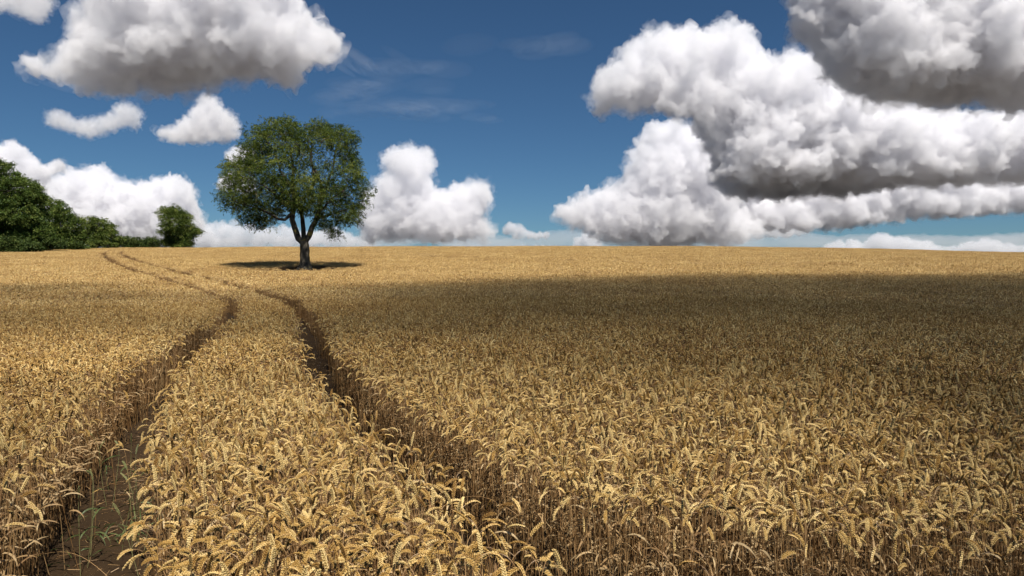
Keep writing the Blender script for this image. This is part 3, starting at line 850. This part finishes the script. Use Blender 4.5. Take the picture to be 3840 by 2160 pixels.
def build_ash():
    r = np.random.default_rng(11)
    base = Vector((TREE[0], TREE[1], float(terrain(TREE[0], TREE[1])) - 0.05))
    root = empty('ash_tree', base); root.scale = (0.842, 0.842, 0.842)
    tag(root, 'large lone ash tree with a broad rounded crown standing in the wheat field', 'tree')
    nodes, par, fixed = [], [], {}
    def limb(start, pts3, r0, r1):
        prev = start; n = 0; L = []
        p0 = nodes[start] if start is not None else None
        P = ([p0] if p0 is not None else []) + [np.array(p, float) for p in pts3]
        dense = []
        for a, b in zip(P[:-1], P[1:]):
            k = max(1, int(np.linalg.norm(b - a) / 0.28))
            for i in range(1, k + 1): dense.append(a + (b - a) * i / k + r.normal(0, 0.012, 3))
        if start is None: dense = [P[0]] + dense
        for i, p in enumerate(dense):
            nodes.append(p); par.append(prev if prev is not None else -1); prev = len(nodes) - 1
            fixed[prev] = r0 + (r1 - r0) * i / max(1, len(dense) - 1); L.append(prev)
        return L
    def l3(cx, cy, y=0.0): a, b = local(cx, cy); return (a, y, b)
    tr = limb(None, [l3(797, 1358), l3(795, 1290), l3(795, 1200), l3(790, 1130)], 0.47, 0.42)
    top = tr[-1]
    A = limb(top, [l3(745, 1095, 0.0), l3(712, 1010, 0.05), l3(690, 940, 0.1), l3(692, 860, 0.3), l3(690, 760, 0.6), l3(672, 640, 0.7), l3(690, 520, .6), l3(668, 330, .4)], 0.30, 0.07)
    limb(A[8], [l3(640, 945, -0.3), l3(598, 938, -0.7), l3(530, 890, -1.2), l3(430, 850, -1.8), l3(300, 820, -1.6)], 0.15, 0.05)
    limb(A[15], [l3(600, 720, 0.8), l3(480, 600, 1.6), l3(360, 500, 1.8)], 0.13, 0.05)
    limb(A[12], [l3(640, 800, -0.8), l3(560, 700, -2.4), l3(450, 640, -3.2)], 0.12, 0.05)
    B = limb(top, [l3(778, 1040, 0.25), l3(772, 930, 0.2), l3(765, 850, -0.2), l3(735, 760, -0.5), l3(710, 690, -0.8), l3(640, 560, -1.4), l3(600, 400, -1.6)], 0.23, 0.06)
    limb(B[10], [l3(795, 865, -0.5), l3(815, 850, -0.62)], 0.14, 0.10)      # the broken stub
    limb(B[11], [l3(800, 740, 0.9), l3(840, 600, 1.6), l3(800, 400, 1.9), l3(780, 260, 1.7)], 0.16, 0.05)
    Cc = limb(top, [l3(830, 1080, -0.05), l3(862, 1000, -0.15), l3(890, 955, -0.2), l3(915, 860, 0.1), l3(940, 740, 0.2), l3(930, 640, 0.1), l3(905, 570, -0.2), l3(862, 470, -0.5), l3(880, 330, -0.8)], 0.27, 0.06)
    limb(Cc[11], [l3(1000, 640, -0.4), l3(1040, 530, -0.5), l3(1060, 400, -0.4), l3(1110, 280, -0.2)], 0.13, 0.05)
    limb(Cc[8], [l3(990, 850, -1.3), l3(1080, 780, -2.2), l3(1180, 730, -2.6)], 0.12, 0.05)
    limb(Cc[7], [l3(960, 900, 1.0), l3(1060, 850, 2.2), l3(1180, 800, 2.6)], 0.12, 0.05)
    at = ash_attractors(r, 3000)
    pts, pr = colonise(nodes, par, at, r, step=0.26, infl=1.9, kill=0.40, iters=110, tropism=(0, 0, -0.03))
    rad, has = pipe_radii(pts, pr, 0.011)
    for k, v in fixed.items(): rad[k] = max(v, 0.0)
    # flare of the trunk's foot
    for k in tr[:4]: rad[k] *= 1 + 0.42 * max(0, 1 - pts[k][2] / 0.75) ** 2
    tk = branch_mesh(pts, pr, rad, 'trunk', M_BARK, root)
    # buttress roots
    T = Tri()
    for a in (0.3, 1.5, 2.7, 3.6, 4.5, 5.5):
        d = np.array([math.cos(a), math.sin(a), 0])
        tube([np.array([0, 0, 1.0]) + d * 0.30, np.array([0, 0, 0.5]) + d * 0.42, np.array([0, 0, 0.18]) + d * 0.60, np.array([0, 0, -0.06]) + d * 0.86], [0.10, 0.13, 0.13, 0.06], 7, T, 0, 0.5)
    T.build('root_flare', [M_BARK], tk, smooth=True)
    # bare dead twigs on the lower right
    T = Tri()
    for k in range(16):
        p = np.array(l3(r.uniform(1180, 1260), r.uniform(880, 990), r.uniform(-1.5, 1.5))); q = [p]; d = np.array([r.uniform(0.2, 0.9), r.uniform(-.4, .4), r.uniform(-1.0, -0.1)])
        q0 = p + np.array([-0.9, 0, 0.7]); q = [q0, p]
        for _ in range(4):
            d = d + r.normal(0, 0.35, 3); d /= np.linalg.norm(d); q.append(q[-1] + d * 0.22)
        tube(q, np.linspace(0.018, 0.005, len(q)), 3, T, 0, 0.5)
    T.build('dead_twigs', [M_BARK], root, smooth=True)
    # leaves: compound leaves round every thin shoot
    small = np.where(rad < 0.030)[0]
    # sprays of compound leaves clustered round the shoot tips, with gaps between the sprays
    tips = small[~has[small]]
    order = r.permutation(len(tips)); cen = []
    for q in pts[tips[order]]:
        if all((q[0] - c[0]) ** 2 + (q[1] - c[1]) ** 2 + (q[2] - c[2]) ** 2 > 0.80 ** 2 for c in cen): cen.append(q)
    edge = at[(poly_dist(np.array(ash_outline), at[:, [0, 2]]) < 0.55) & (np.abs(at[:, 1]) < 2.4)]      # the outermost sprays
    for q in edge:
        if np.min(np.sum((pts - q) ** 2, 1)) < 0.8 and all((q[0] - c[0]) ** 2 + (q[1] - c[1]) ** 2 + (q[2] - c[2]) ** 2 > 0.62 ** 2 for c in cen): cen.append(q)
    cen = np.array(cen); cen = cen[r.random(len(cen)) > 0.16]
    holes = [(local(a, b), w_) for a, b, w_ in ((850, 330, .5), (930, 400, .55), (1010, 330, .4), (870, 520, .5), (960, 520, .45), (700, 330, .35), (600, 640, .35), (430, 560, .3), (560, 830, .4), (700, 900, .6), (880, 700, .3), (1090, 480, .35), (330, 720, .3), (1120, 880, .4), (480, 400, .35), (1010, 950, .35), (640, 760, .35), (980, 640, .35))]
    for (hx, hz), w_ in holes: cen = cen[(np.hypot(cen[:, 0] - hx, cen[:, 2] - hz) > w_ * 1.3) | (r.random(len(cen)) < 0.06)]
    cnt = r.poisson(31 * r.uniform(0.5, 1.5, len(cen))); i = np.repeat(np.arange(len(cen)), cnt)
    rad_c = r.uniform(0.22, 0.40, len(cen))
    off = r.normal(0, 1, (len(i), 3)) * rad_c[i][:, None]; off[:, 2] *= 0.72
    P = cen[i] + off; A = off / (np.linalg.norm(off, axis=1)[:, None] + 1e-6) * 0.8 + r.normal(0, 0.45, (len(i), 3)); A[:, 2] += 0.12
    TN = 0.42 + r.normal(0, 0.12, len(i)) + 0.25 * r.normal(0, 1, len(cen))[i]
    more = r.choice(small, 500); P = np.vstack([P, pts[more] + r.normal(0, 0.12, (500, 3))]); A = np.vstack([A, r.normal(0, 1, (500, 3))]); TN = np.concatenate([TN, 0.4 + r.normal(0, .15, 500)])
    ok = (P[:, 2] > 2.6) & (poly_dist(np.array(ash_outline), P[:, [0, 2]]) > 0.02)
    V, F, tn = pinnate(P[ok], A[ok], r, TN[ok], L=0.36)
    mesh_obj('crown', V, F, [M_ASH], root, smooth=False, attrs={'tone': np.clip(tn, 0, 1)})
    print('ash nodes', len(pts), 'compound leaves', ok.sum(), 'faces', len(F))
build_ash()

# --- trees, bushes of the hedgerow on the left and beyond the crest
def spread_tree(name, label, loc, height, lobes, seed, mat, group=None, cat='tree', leaf=0.28, dens=1.0, trunk_r=0.28, skirt=0.2, branches=True):
    """crown of leafy lobes (x, y, z, rx, ry, rz in metres from the base), each carried by a limb of the trunk"""
    r = np.random.default_rng(seed)
    z0 = float(terrain(loc[0], loc[1])) - 0.1
    root = empty(name, (loc[0], loc[1], z0)); tag(root, label, cat, group)
    lobes = np.array(lobes, float)
    T = Tri()
    if branches:
        zf = height * 0.22
        tube([np.array([0, 0, -0.1]), np.array([0.03, 0, zf * 0.5]), np.array([0, 0.02, zf])], [trunk_r * 1.25, trunk_r, trunk_r * 0.9], 9, T, 0, .5)
        for l in lobes:
            e = l[:3]; m1 = np.array([e[0] * 0.35, e[1] * 0.35, zf + (e[2] - zf) * 0.45])
            tube([np.array([0, 0, zf * 0.9]), m1, e], [trunk_r * 0.45, trunk_r * 0.25, 0.04], 5, T, 0, .5)
    P, N, TN = [], [], []
    for l in lobes:
        c, rd = l[:3], l[3:6]
        area = 4 * math.pi * ((rd[0] * rd[1]) ** 1.6 / 3 + (rd[0] * rd[2]) ** 1.6 / 3 + (rd[1] * rd[2]) ** 1.6 / 3) ** (1 / 1.6)
        ns = max(10, int(area * 1.05 * dens))                # leaf sprays over the lobe
        d = r.normal(0, 1, (ns, 3)); d /= np.linalg.norm(d, axis=1)[:, None]
        bump = 1 + 0.16 * np.sin(d[:, 0] * 5 + seed) * np.sin(d[:, 1] * 4 + 2 * seed) + 0.13 * np.sin(d[:, 2] * 7 + seed * 3) + r.normal(0, 0.09, ns)
        s = c + d * rd * bump[:, None] * r.uniform(0.72, 1.0, ns)[:, None] ** 0.6
        if branches:
            for k in range(0, ns, 9): tube([c, (c + s[k]) / 2 + r.normal(0, .1, 3), s[k]], [0.05, 0.03, 0.012], 3, T, 0, .5)
        per = r.poisson(36, ns); i = np.repeat(np.arange(ns), per)
        off = r.normal(0, 0.30 * (leaf / 0.28), (len(i), 3)); off[:, 2] *= 0.7
        P.append(s[i] + off); a = d[i] * 0.6 + r.normal(0, 0.6, (len(i), 3)); N.append(a)
        TN.append(0.45 + r.normal(0, 0.12, len(i)) + 0.20 * r.normal(0, 1, ns)[i])
    P, N, TN = np.concatenate(P), np.concatenate(N), np.concatenate(TN)
    ok = P[:, 2] > 0.05; P, N, TN = P[ok], N[ok], TN[ok]
    if T.n: T.build('trunk', [M_BARK], root, smooth=True)
    V, F, tn = leaf_mesh(P, N, leaf * r.uniform(0.7, 1.2, len(P)), leaf * 0.32 * r.uniform(0.8, 1.2, len(P)), r, TN)
    mesh_obj('crown', V, F, [mat], root, smooth=False, attrs={'tone': np.clip(tn, 0, 1)})
    return root

def at_px(px, dist): return ((px - 1920) / FOC * dist, dist)
def zrow(row, dist): return CAM_H + (HORIZ - row) / FOC * dist
def lobes_from(pxs, dist, loc, seed, depth=1.0):
    """lobes listed as (column, row, radius) seen at this distance -> metres from the base"""
    r = np.random.default_rng(seed); z0 = float(terrain(*loc)) - 0.1; out = []; k = dist / FOC
    for (px, row, rp) in pxs:
        q = rp * k
        for j in range(2):
            out.append(((px - 1920) * k - loc[0], r.uniform(-1, 1) * q * depth, zrow(row, dist) - z0, q * r.uniform(.85, 1.05), q * r.uniform(.85, 1.1), q * r.uniform(0.8, 0.98)))
    return out
G = 'trees along the left edge of the field'
d = 112; L = at_px(-30, d)
spread_tree('broadleaf_tree', 'tallest dark green tree at the left edge of the picture, cut by the frame', L, 15, lobes_from([(20, 665, 58), (-60, 660, 80), (75, 720, 55), (110, 720, 38), (-90, 760, 90), (30, 790, 85), (95, 800, 58), (0, 870, 70), (70, 870, 62), (118, 870, 50), (-100, 870, 80), (20, 920, 50), (90, 920, 50)], d, L, 1), 1, M_WOOD[0], G, trunk_r=0.4)
d = 118; L = at_px(140, d)
spread_tree('broadleaf_tree', 'narrow dark tree squeezed between the tallest tree and the sloping one', L, 12, lobes_from([(133, 715, 22), (140, 760, 32), (138, 815, 36), (145, 870, 40), (148, 915, 34)], d, L, 2), 2, M_WOOD[2], G, trunk_r=0.25)
d = 122; L = at_px(215, d)
spread_tree('broadleaf_tree', 'mid green tree with a crown sloping down to the right, second from the frame', L, 10, lobes_from([(182, 768, 36), (218, 782, 28), (252, 800, 30), (200, 825, 44), (262, 846, 36), (284, 822, 18), (185, 885, 38), (250, 892, 36), (288, 884, 20), (215, 922, 36), (275, 922, 32)], d, L, 3), 3, M_WOOD[0], G, trunk_r=0.3)
d = 136; L = at_px(365, d)
spread_tree('broadleaf_tree', 'lower rounded tree at the right end of the dense wood', L, 7, lobes_from([(332, 838, 30), (366, 842, 28), (396, 860, 24), (428, 882, 18), (342, 885, 32), (388, 893, 30), (432, 903, 20), (315, 882, 24), (330, 918, 26), (375, 920, 26), (420, 922, 22)], d, L, 4), 4, M_WOOD[1], G, trunk_r=0.25)
d = 158; L = at_px(487, d)
spread_tree('hedge_bush', 'low wide hedge bush on the skyline next to the dense wood', L, 3, lobes_from([(462, 903, 15), (490, 902, 16), (515, 906, 15), (475, 915, 16), (505, 917, 16), (450, 920, 16), (490, 926, 18), (530, 922, 14)], d, L, 5), 5, M_WOOD[2], G, 'bush', leaf=0.3, trunk_r=0.12)
d = 160; L = at_px(567, d)
spread_tree('hedge_bush', 'rounded dark hedge bush touching the small tree on the skyline', L, 3, lobes_from([(552, 908, 16), (573, 904, 16), (592, 912, 14), (565, 917, 16), (548, 924, 15), (582, 926, 16)], d, L, 6), 6, M_WOOD[2], G, 'bush', leaf=0.3, trunk_r=0.12)
d = 152; L = at_px(668, d)
t4 = spread_tree('broadleaf_tree', 'smaller lone tree on the skyline with a bare branch at its left foot', L, 9, lobes_from([(628, 800, 27), (663, 795, 24), (692, 812, 22), (665, 835, 42), (640, 860, 30), (702, 850, 28), (722, 865, 20), (738, 870, 14), (690, 890, 32), (650, 895, 34), (628, 905, 20), (705, 905, 20), (640, 922, 22), (675, 922, 22), (705, 922, 18)], d, L, 7, 0.9), 7, M_WOOD[1], G, leaf=0.28, dens=1.0, trunk_r=0.22)
T = Tri(); r_ = np.random.default_rng(3); k_ = d / FOC
for j in range(7):
    p = np.array([(628 - 668) * k_, r_.uniform(-.4, .4), 0.4]); dd = np.array([-0.55, 0, 0.9]); q = [p]
    for _ in range(9):
        dd = dd + r_.normal(0, .28, 3); dd /= np.linalg.norm(dd); q.append(q[-1] + dd * 0.42)
    tube(q, np.linspace(0.06, 0.012, len(q)), 4, T, 0, .5)
T.build('bare_branch', [M_BARK], t4, smooth=True)
# rank growth at the foot of the wood
for (px, row, w_, d, s, lab) in ((30, 915, 60, 104, 8, 'dark overgrown bramble bush at the foot of the tallest tree'), (110, 918, 36, 106, 9, 'dark bramble bush in the shade right of the tallest tree'),
                                 (203, 908, 30, 113, 10, 'rounded grassy green bush at the foot of the sloping tree'), (268, 914, 30, 121, 11, 'low green bush at the wood edge left of the rounded tree')):
    L = at_px(px, d)
    spread_tree('hedge_bush', lab, L, 2, lobes_from([(px - w_ * .5, row + 4, w_ * .55), (px + w_ * .4, row + 6, w_ * .5), (px, row, w_ * .5), (px - w_, row + 8, w_ * .4), (px + w_, row + 10, w_ * .35)], d, L, s), s, M_WOOD[2], 'undergrowth along the wood edge', 'bush', leaf=0.26, branches=False)
# ------------------------------------------------------------------ the clouds, each a body of vapour at its own distance
CG = 'cumulus clouds over the field'
def cl(label, dist, density, outline, seed, **k): return cloud(label, outline, dist, density=density, seed=seed, group=CG, **k)
cl('large bright cumulus at upper left with a flat grey base, cut by the top edge', 2800, 0.012, [(230,0),(220,60),(185,100),(190,140),(120,158),(40,160),(30,175),(150,200),(260,235),(420,262),(480,255),(520,225),(640,205),(740,225),(770,200),(760,165),(815,150),(870,130),(860,95),(800,80),(760,50),(745,0),(735,-110),(480,-190),(240,-90)], 1, n=190, base=250, depth=0.8, rough=1.35, fringe=0.3)
cl('grey cloud scrap in the top left corner', 2400, 0.008, [(-60,-60),(150,-60),(158,10),(140,40),(110,62),(60,50),(0,42),(-60,40)], 2, n=60, rough=1.6)
cl('small ragged two-humped cloud below the large bright one', 3900, 0.0055, [(108,312),(135,280),(165,283),(195,305),(240,300),(285,292),(300,266),(340,262),(365,292),(352,325),(322,322),(300,325),(270,335),(232,352),(190,332)], 3, n=70, rough=2.4, fringe=0.5)
cl('small pointed grey cloud just left of the lone tree top', 3900, 0.009, [(390,345),(405,325),(440,320),(472,300),(500,268),(520,238),(545,245),(570,280),(600,300),(606,330),(590,358),(520,362),(440,358)], 4, n=70, rough=1.7, fringe=0.35)
cl('white cloud rising behind the tallest tree at the left edge', 6000, 0.009, [(-60,390),(0,368),(45,350),(75,385),(110,420),(145,400),(187,402),(168,432),(122,450),(115,490),(0,500),(-60,500)], 5, n=110, rough=1.0)
cl('wide white cloud bank between the wood and the small skyline tree', 7500, 0.0075, [(112,472),(160,445),(230,430),(265,424),(292,455),(350,470),(420,450),(462,448),(487,490),(492,530),(520,560),(480,600),(300,625),(180,610),(110,540)], 6, n=220, rough=1.5, depth=1.0)
cl('pale puff of cloud behind the left side of the lone tree', 5200, 0.007, [(562,388),(600,368),(645,378),(650,420),(600,425),(615,440),(650,450),(640,490),(560,484),(538,468),(565,440),(590,425),(578,410)], 7, n=60)
cl('low cloud bank along the horizon behind the lone tree', 13000, 0.0022, [(470,570),(540,548),(600,545),(660,562),(720,556),(780,575),(850,560),(905,580),(960,570),(960,632),(470,632)], 8, n=130)
cl('tall cauliflower cloud right of the lone tree', 8500, 0.0045, [(905,520),(930,470),(962,450),(985,438),(953,400),(975,376),(1040,368),(1088,385),(1092,425),(1075,460),(1112,486),(1150,462),(1200,455),(1240,470),(1230,520),(1215,545),(1248,580),(1236,606),(1060,604),(905,606)], 9, n=190, rough=1.2)
cl('tiny cloud puff low in the middle of the sky', 14000, 0.0035, [(1258,575),(1275,555),(1300,553),(1325,575),(1350,582),(1375,580),(1392,592),(1380,606),(1300,606),(1262,595)], 10, n=40)
cl('leaning white cloud reaching left at the top of the great bank', 4600, 0.008, [(1484,238),(1510,190),(1560,142),(1620,102),(1680,80),(1740,90),(1800,75),(1860,55),(1893,62),(1882,112),(1902,150),(1950,160),(2010,120),(2100,190),(2180,300),(2050,380),(1900,390),(1800,345),(1720,290),(1640,268),(1590,288),(1560,268),(1530,292),(1500,275)], 11, n=220, rough=1.35)
cl('heavy grey cloud filling the top right corner', 2300, 0.018, [(1985,80),(2010,10),(1990,-80),(2300,-160),(2720,-160),(2720,300),(2560,296),(2450,270),(2320,268),(2200,262),(2125,240),(2085,170),(2040,110)], 12, n=170, base=292, depth=0.9, rough=1.35)
cl('broad cloud with a dark flat base in the middle of the great bank', 5200, 0.011, [(1720,300),(1850,285),(2000,255),(2150,235),(2300,285),(2440,300),(2560,290),(2720,290),(2720,455),(2450,462),(2260,470),(2110,500),(1960,524),(1845,528),(1815,490),(1790,440),(1800,400),(1770,360)], 13, n=200, base=500, depth=1.8, rough=1.3)
cl('bright piled cloud at the left foot of the great bank', 8500, 0.0050, [(1380,542),(1400,520),(1440,510),(1500,480),(1570,450),(1595,410),(1573,385),(1620,350),(1640,314),(1700,308),(1760,330),(1835,400),(1870,460),(1850,540),(1920,570),(1880,606),(1700,618),(1540,612),(1470,580),(1430,562)], 14, n=230, rough=1.3)
cl('long low grey cloud at the right edge below the dark base', 9500, 0.0055, [(1800,560),(1850,500),(2000,470),(2150,430),(2300,420),(2500,410),(2660,400),(2660,532),(2500,542),(2350,552),(2200,566),(2050,584),(1900,584)], 15, n=170)
cl('thin grey layer of cloud just above the crest', 12000, 0.0035, [(1500,592),(1650,560),(1800,540),(2000,548),(2090,575),(2040,602),(1800,618),(1560,614)], 16, n=110)
cl('pale cloud bank low behind the small skyline tree', 12500, 0.0026, [(300,590),(380,570),(440,560),(480,575),(520,565),(560,585),(560,632),(280,632)], 20, n=80)
cl('white cloud filling the gap behind the dark based cloud', 9800, 0.005, [(1700,330),(1800,310),(1900,330),(2050,350),(2250,330),(2450,340),(2660,320),(2660,420),(2300,440),(2050,480),(1880,540),(1760,470)], 21, n=150)
cl('thin pale cloud strip low between the cauliflower cloud and the great bank', 15500, 0.0016, [(1090,622),(1150,604),(1250,612),(1330,606),(1420,612),(1450,634),(1090,634)], 22, n=60, rough=1.4)
cl('small white cloud standing on the skyline left of the great bank', 14000, 0.003, [(1430,634),(1438,600),(1460,580),(1492,586),(1518,605),(1525,634)], 17, n=40)
cl('row of cream cloud tops on the skyline at the far right', 15000, 0.0028, [(2055,640),(2070,605),(2130,594),(2170,600),(2205,575),(2262,590),(2330,596),(2372,616),(2440,600),(2500,594),(2565,610),(2640,620),(2640,650),(2055,650)], 18, n=130)

def cloud_from_puffs(label, puffs, density, seed, voxel, size, group):
    V, F, k = [], [], 0
    for (x, y, z, a, b, c) in puffs:
        v = ICO2[0] * np.array([a, b, c]) + np.array([x, y, z]); V.append(v); F.append(ICO2[1] + k); k += len(v)
    V = np.concatenate(V); F = np.concatenate(F); ctr = V.mean(0)
    o = mesh_obj('cloud', V - ctr, F, [cloud_material('cloud_vapour', density)]); o.location = ctr
    rm = o.modifiers.new('merge', 'REMESH'); rm.mode = 'VOXEL'; rm.voxel_size = voxel; rm.use_smooth_shade = True
    gm = o.modifiers.new('billows', 'NODES'); gm.node_group = cloud_gn(seed, size)
    r2 = o.modifiers.new('weld', 'REMESH'); r2.mode = 'VOXEL'; r2.voxel_size = voxel * 0.8; r2.use_smooth_shade = True
    return tag(o, label, 'cloud', group)

# the cloud overhead, out of the picture, whose shadow lies across the middle of the field
HC = 330.0
def overhead(x, y): return x + sdir.x / sdir.z * HC, y + sdir.y / sdir.z * HC
r_ = np.random.default_rng(4); puffs = []
shade = np.array([(-9, 14), (-3, 9), (2.5, 6.2), (7, 3.6), (16, 0), (40, -6), (95, -8), (95, 50), (35, 45), (5, 42), (-6, 38), (-9, 24)], float)
q = r_.uniform(shade.min(0), shade.max(0), (2600, 2)); dd = poly_dist(shade, q)
for p, d_ in zip(q, dd):
    if d_ < 1.0 or len(puffs) > 560: continue
    rr = min(d_, r_.uniform(5, 9)); X, Y = overhead(*p)
    puffs.append((X, Y, HC + r_.uniform(-2, 2), rr, rr, rr * 0.75))
for _ in range(125):      # its thin western tail
    p = (r_.uniform(-38, 1), r_.uniform(13.5, 33)); X, Y = overhead(*p); rr = r_.uniform(2.0, 4.2)
    puffs.append((X, Y, HC + r_.uniform(-1, 1), rr, rr, rr * .7))
cloud_from_puffs('ragged small cloud overhead that shades the middle of the field', puffs, 0.115 / CLOUD_K, 31, 1.2, 12, CG)

# an added, unseen cloud rag shaped to dim the right foreground
puffs = []
dim = np.array([(2.0, 1.2), (2.4, 3.0), (3.0, 4.6), (4.2, 6.0), (8, 6.4), (14, 5.5), (14, -3), (5, -3)], float); HL = 150.0
q = r_.uniform(dim.min(0), dim.max(0), (700, 2)); dd = poly_dist(dim, q)
for p, d_ in list(zip(q, dd)):
    if d_ < 0.25 or len(puffs) > 150: continue
    rr = r_.uniform(1.1, 2.2); X, Y = p[0] + sdir.x / sdir.z * HL, p[1] + sdir.y / sdir.z * HL
    puffs.append((X, Y, HL + r_.uniform(-.6, .6), rr, rr, rr * .6))
cloud_from_puffs('added unseen rag of cloud overhead that dims the right foreground', puffs, 0.42 / CLOUD_K, 35, 0.45, 4, CG)

puffs = []  # small wisp added out of view to darken the near left corner
for _ in range(9):
    p = (r_.uniform(-7.5, -3.6), r_.uniform(0.5, 4.2)); X, Y = overhead(*p); rr = r_.uniform(1.2, 1.9)
    puffs.append((X, Y, HC + r_.uniform(-1, 1), rr, rr, rr * .7))
cloud_from_puffs('smallest added wisp of unseen cloud overhead that dims the left foreground', puffs, 0.45 / CLOUD_K, 36, 0.6, 4, CG)

# a veil of far haze cloud lying along the whole skyline
puffs = []
for px in range(-100, 2700, 95):
    D_ = 17500 + r_.uniform(-700, 700); a_, e_ = px_dir(px + r_.normal(0, 20), 607 + r_.normal(0, 5))
    puffs.append((a_ * D_, D_, e_ * D_, r_.uniform(900, 1500), 900, r_.uniform(150, 260)))
cloud_from_puffs('pale hazy veil of far cloud lying along the whole skyline', puffs, 0.00042 / CLOUD_K, 38, 60, 500, CG)

# thin streaks of high ice cloud
T = Tri()
for (px0, row0, n_, tl0) in ((1000, 176, 16, 0.03), (960, 222, 12, 0.06), (1080, 264, 16, 0.03), (960, 284, 12, -0.04), (1110, 292, 9, 0.02), (860, 250, 8, .05), (290, 232, 10, -0.16), (1340, 120, 8, 0.1), (870, 150, 6, -.5)):
    for _ in range(n_):
        D_ = 9000.0; a_, e_ = px_dir(px0 + r_.normal(0, 62), row0 + r_.normal(0, 6)); tl = tl0 + r_.normal(0, 0.035); c_, s_ = math.cos(tl), math.sin(tl)
        ln, th = r_.uniform(130, 420), r_.uniform(5, 15)
        v = ICO2[0] * np.array([ln, ln * 1.2, th]); v = np.stack([v[:, 0] * c_ - v[:, 2] * s_, v[:, 1], v[:, 0] * s_ + v[:, 2] * c_], 1)
        T.add(v + np.array([a_ * D_, D_, e_ * D_]), ICO2[1])
tag(T.build('cirrus', [cloud_material('ice_cloud', 0.00030 / CLOUD_K)], smooth=True), 'faint thin streaks of high cirrus in the blue above the lone tree', kind='stuff')

# unseen cloud added above the frame to shade the heavy top right cloud
puffs = []
for (x, y, z, a, b, c) in ((1330, 1330, 2330, 420, 330, 190), (1650, 1420, 2350, 380, 300, 180), (1050, 1380, 2250, 280, 260, 150), (1500, 1650, 2450, 350, 250, 170)):
    for _ in range(7):
        u = r_.normal(0, 0.4, 3); puffs.append((x + u[0] * a, y + u[1] * b, z + u[2] * c, a * .5, b * .5, c * .6))
cloud_from_puffs('added unseen cloud above the frame that shades the heavy grey cloud', puffs, 0.0045 / CLOUD_K, 33, 22, 200, CG)
S.render.engine = 'CYCLES'
cy = S.cycles
cy.max_bounces = 18; cy.diffuse_bounces = 1; cy.glossy_bounces = 2; cy.transmission_bounces = 3
cy.volume_bounces = 14; cy.transparent_max_bounces = 24
cy.use_denoising = True; cy.denoiser = 'OPENIMAGEDENOISE'
cy.use_adaptive_sampling = True; cy.adaptive_threshold = 0.03; cy.adaptive_min_samples = 20
cy.caustics_reflective = False; cy.caustics_refractive = False
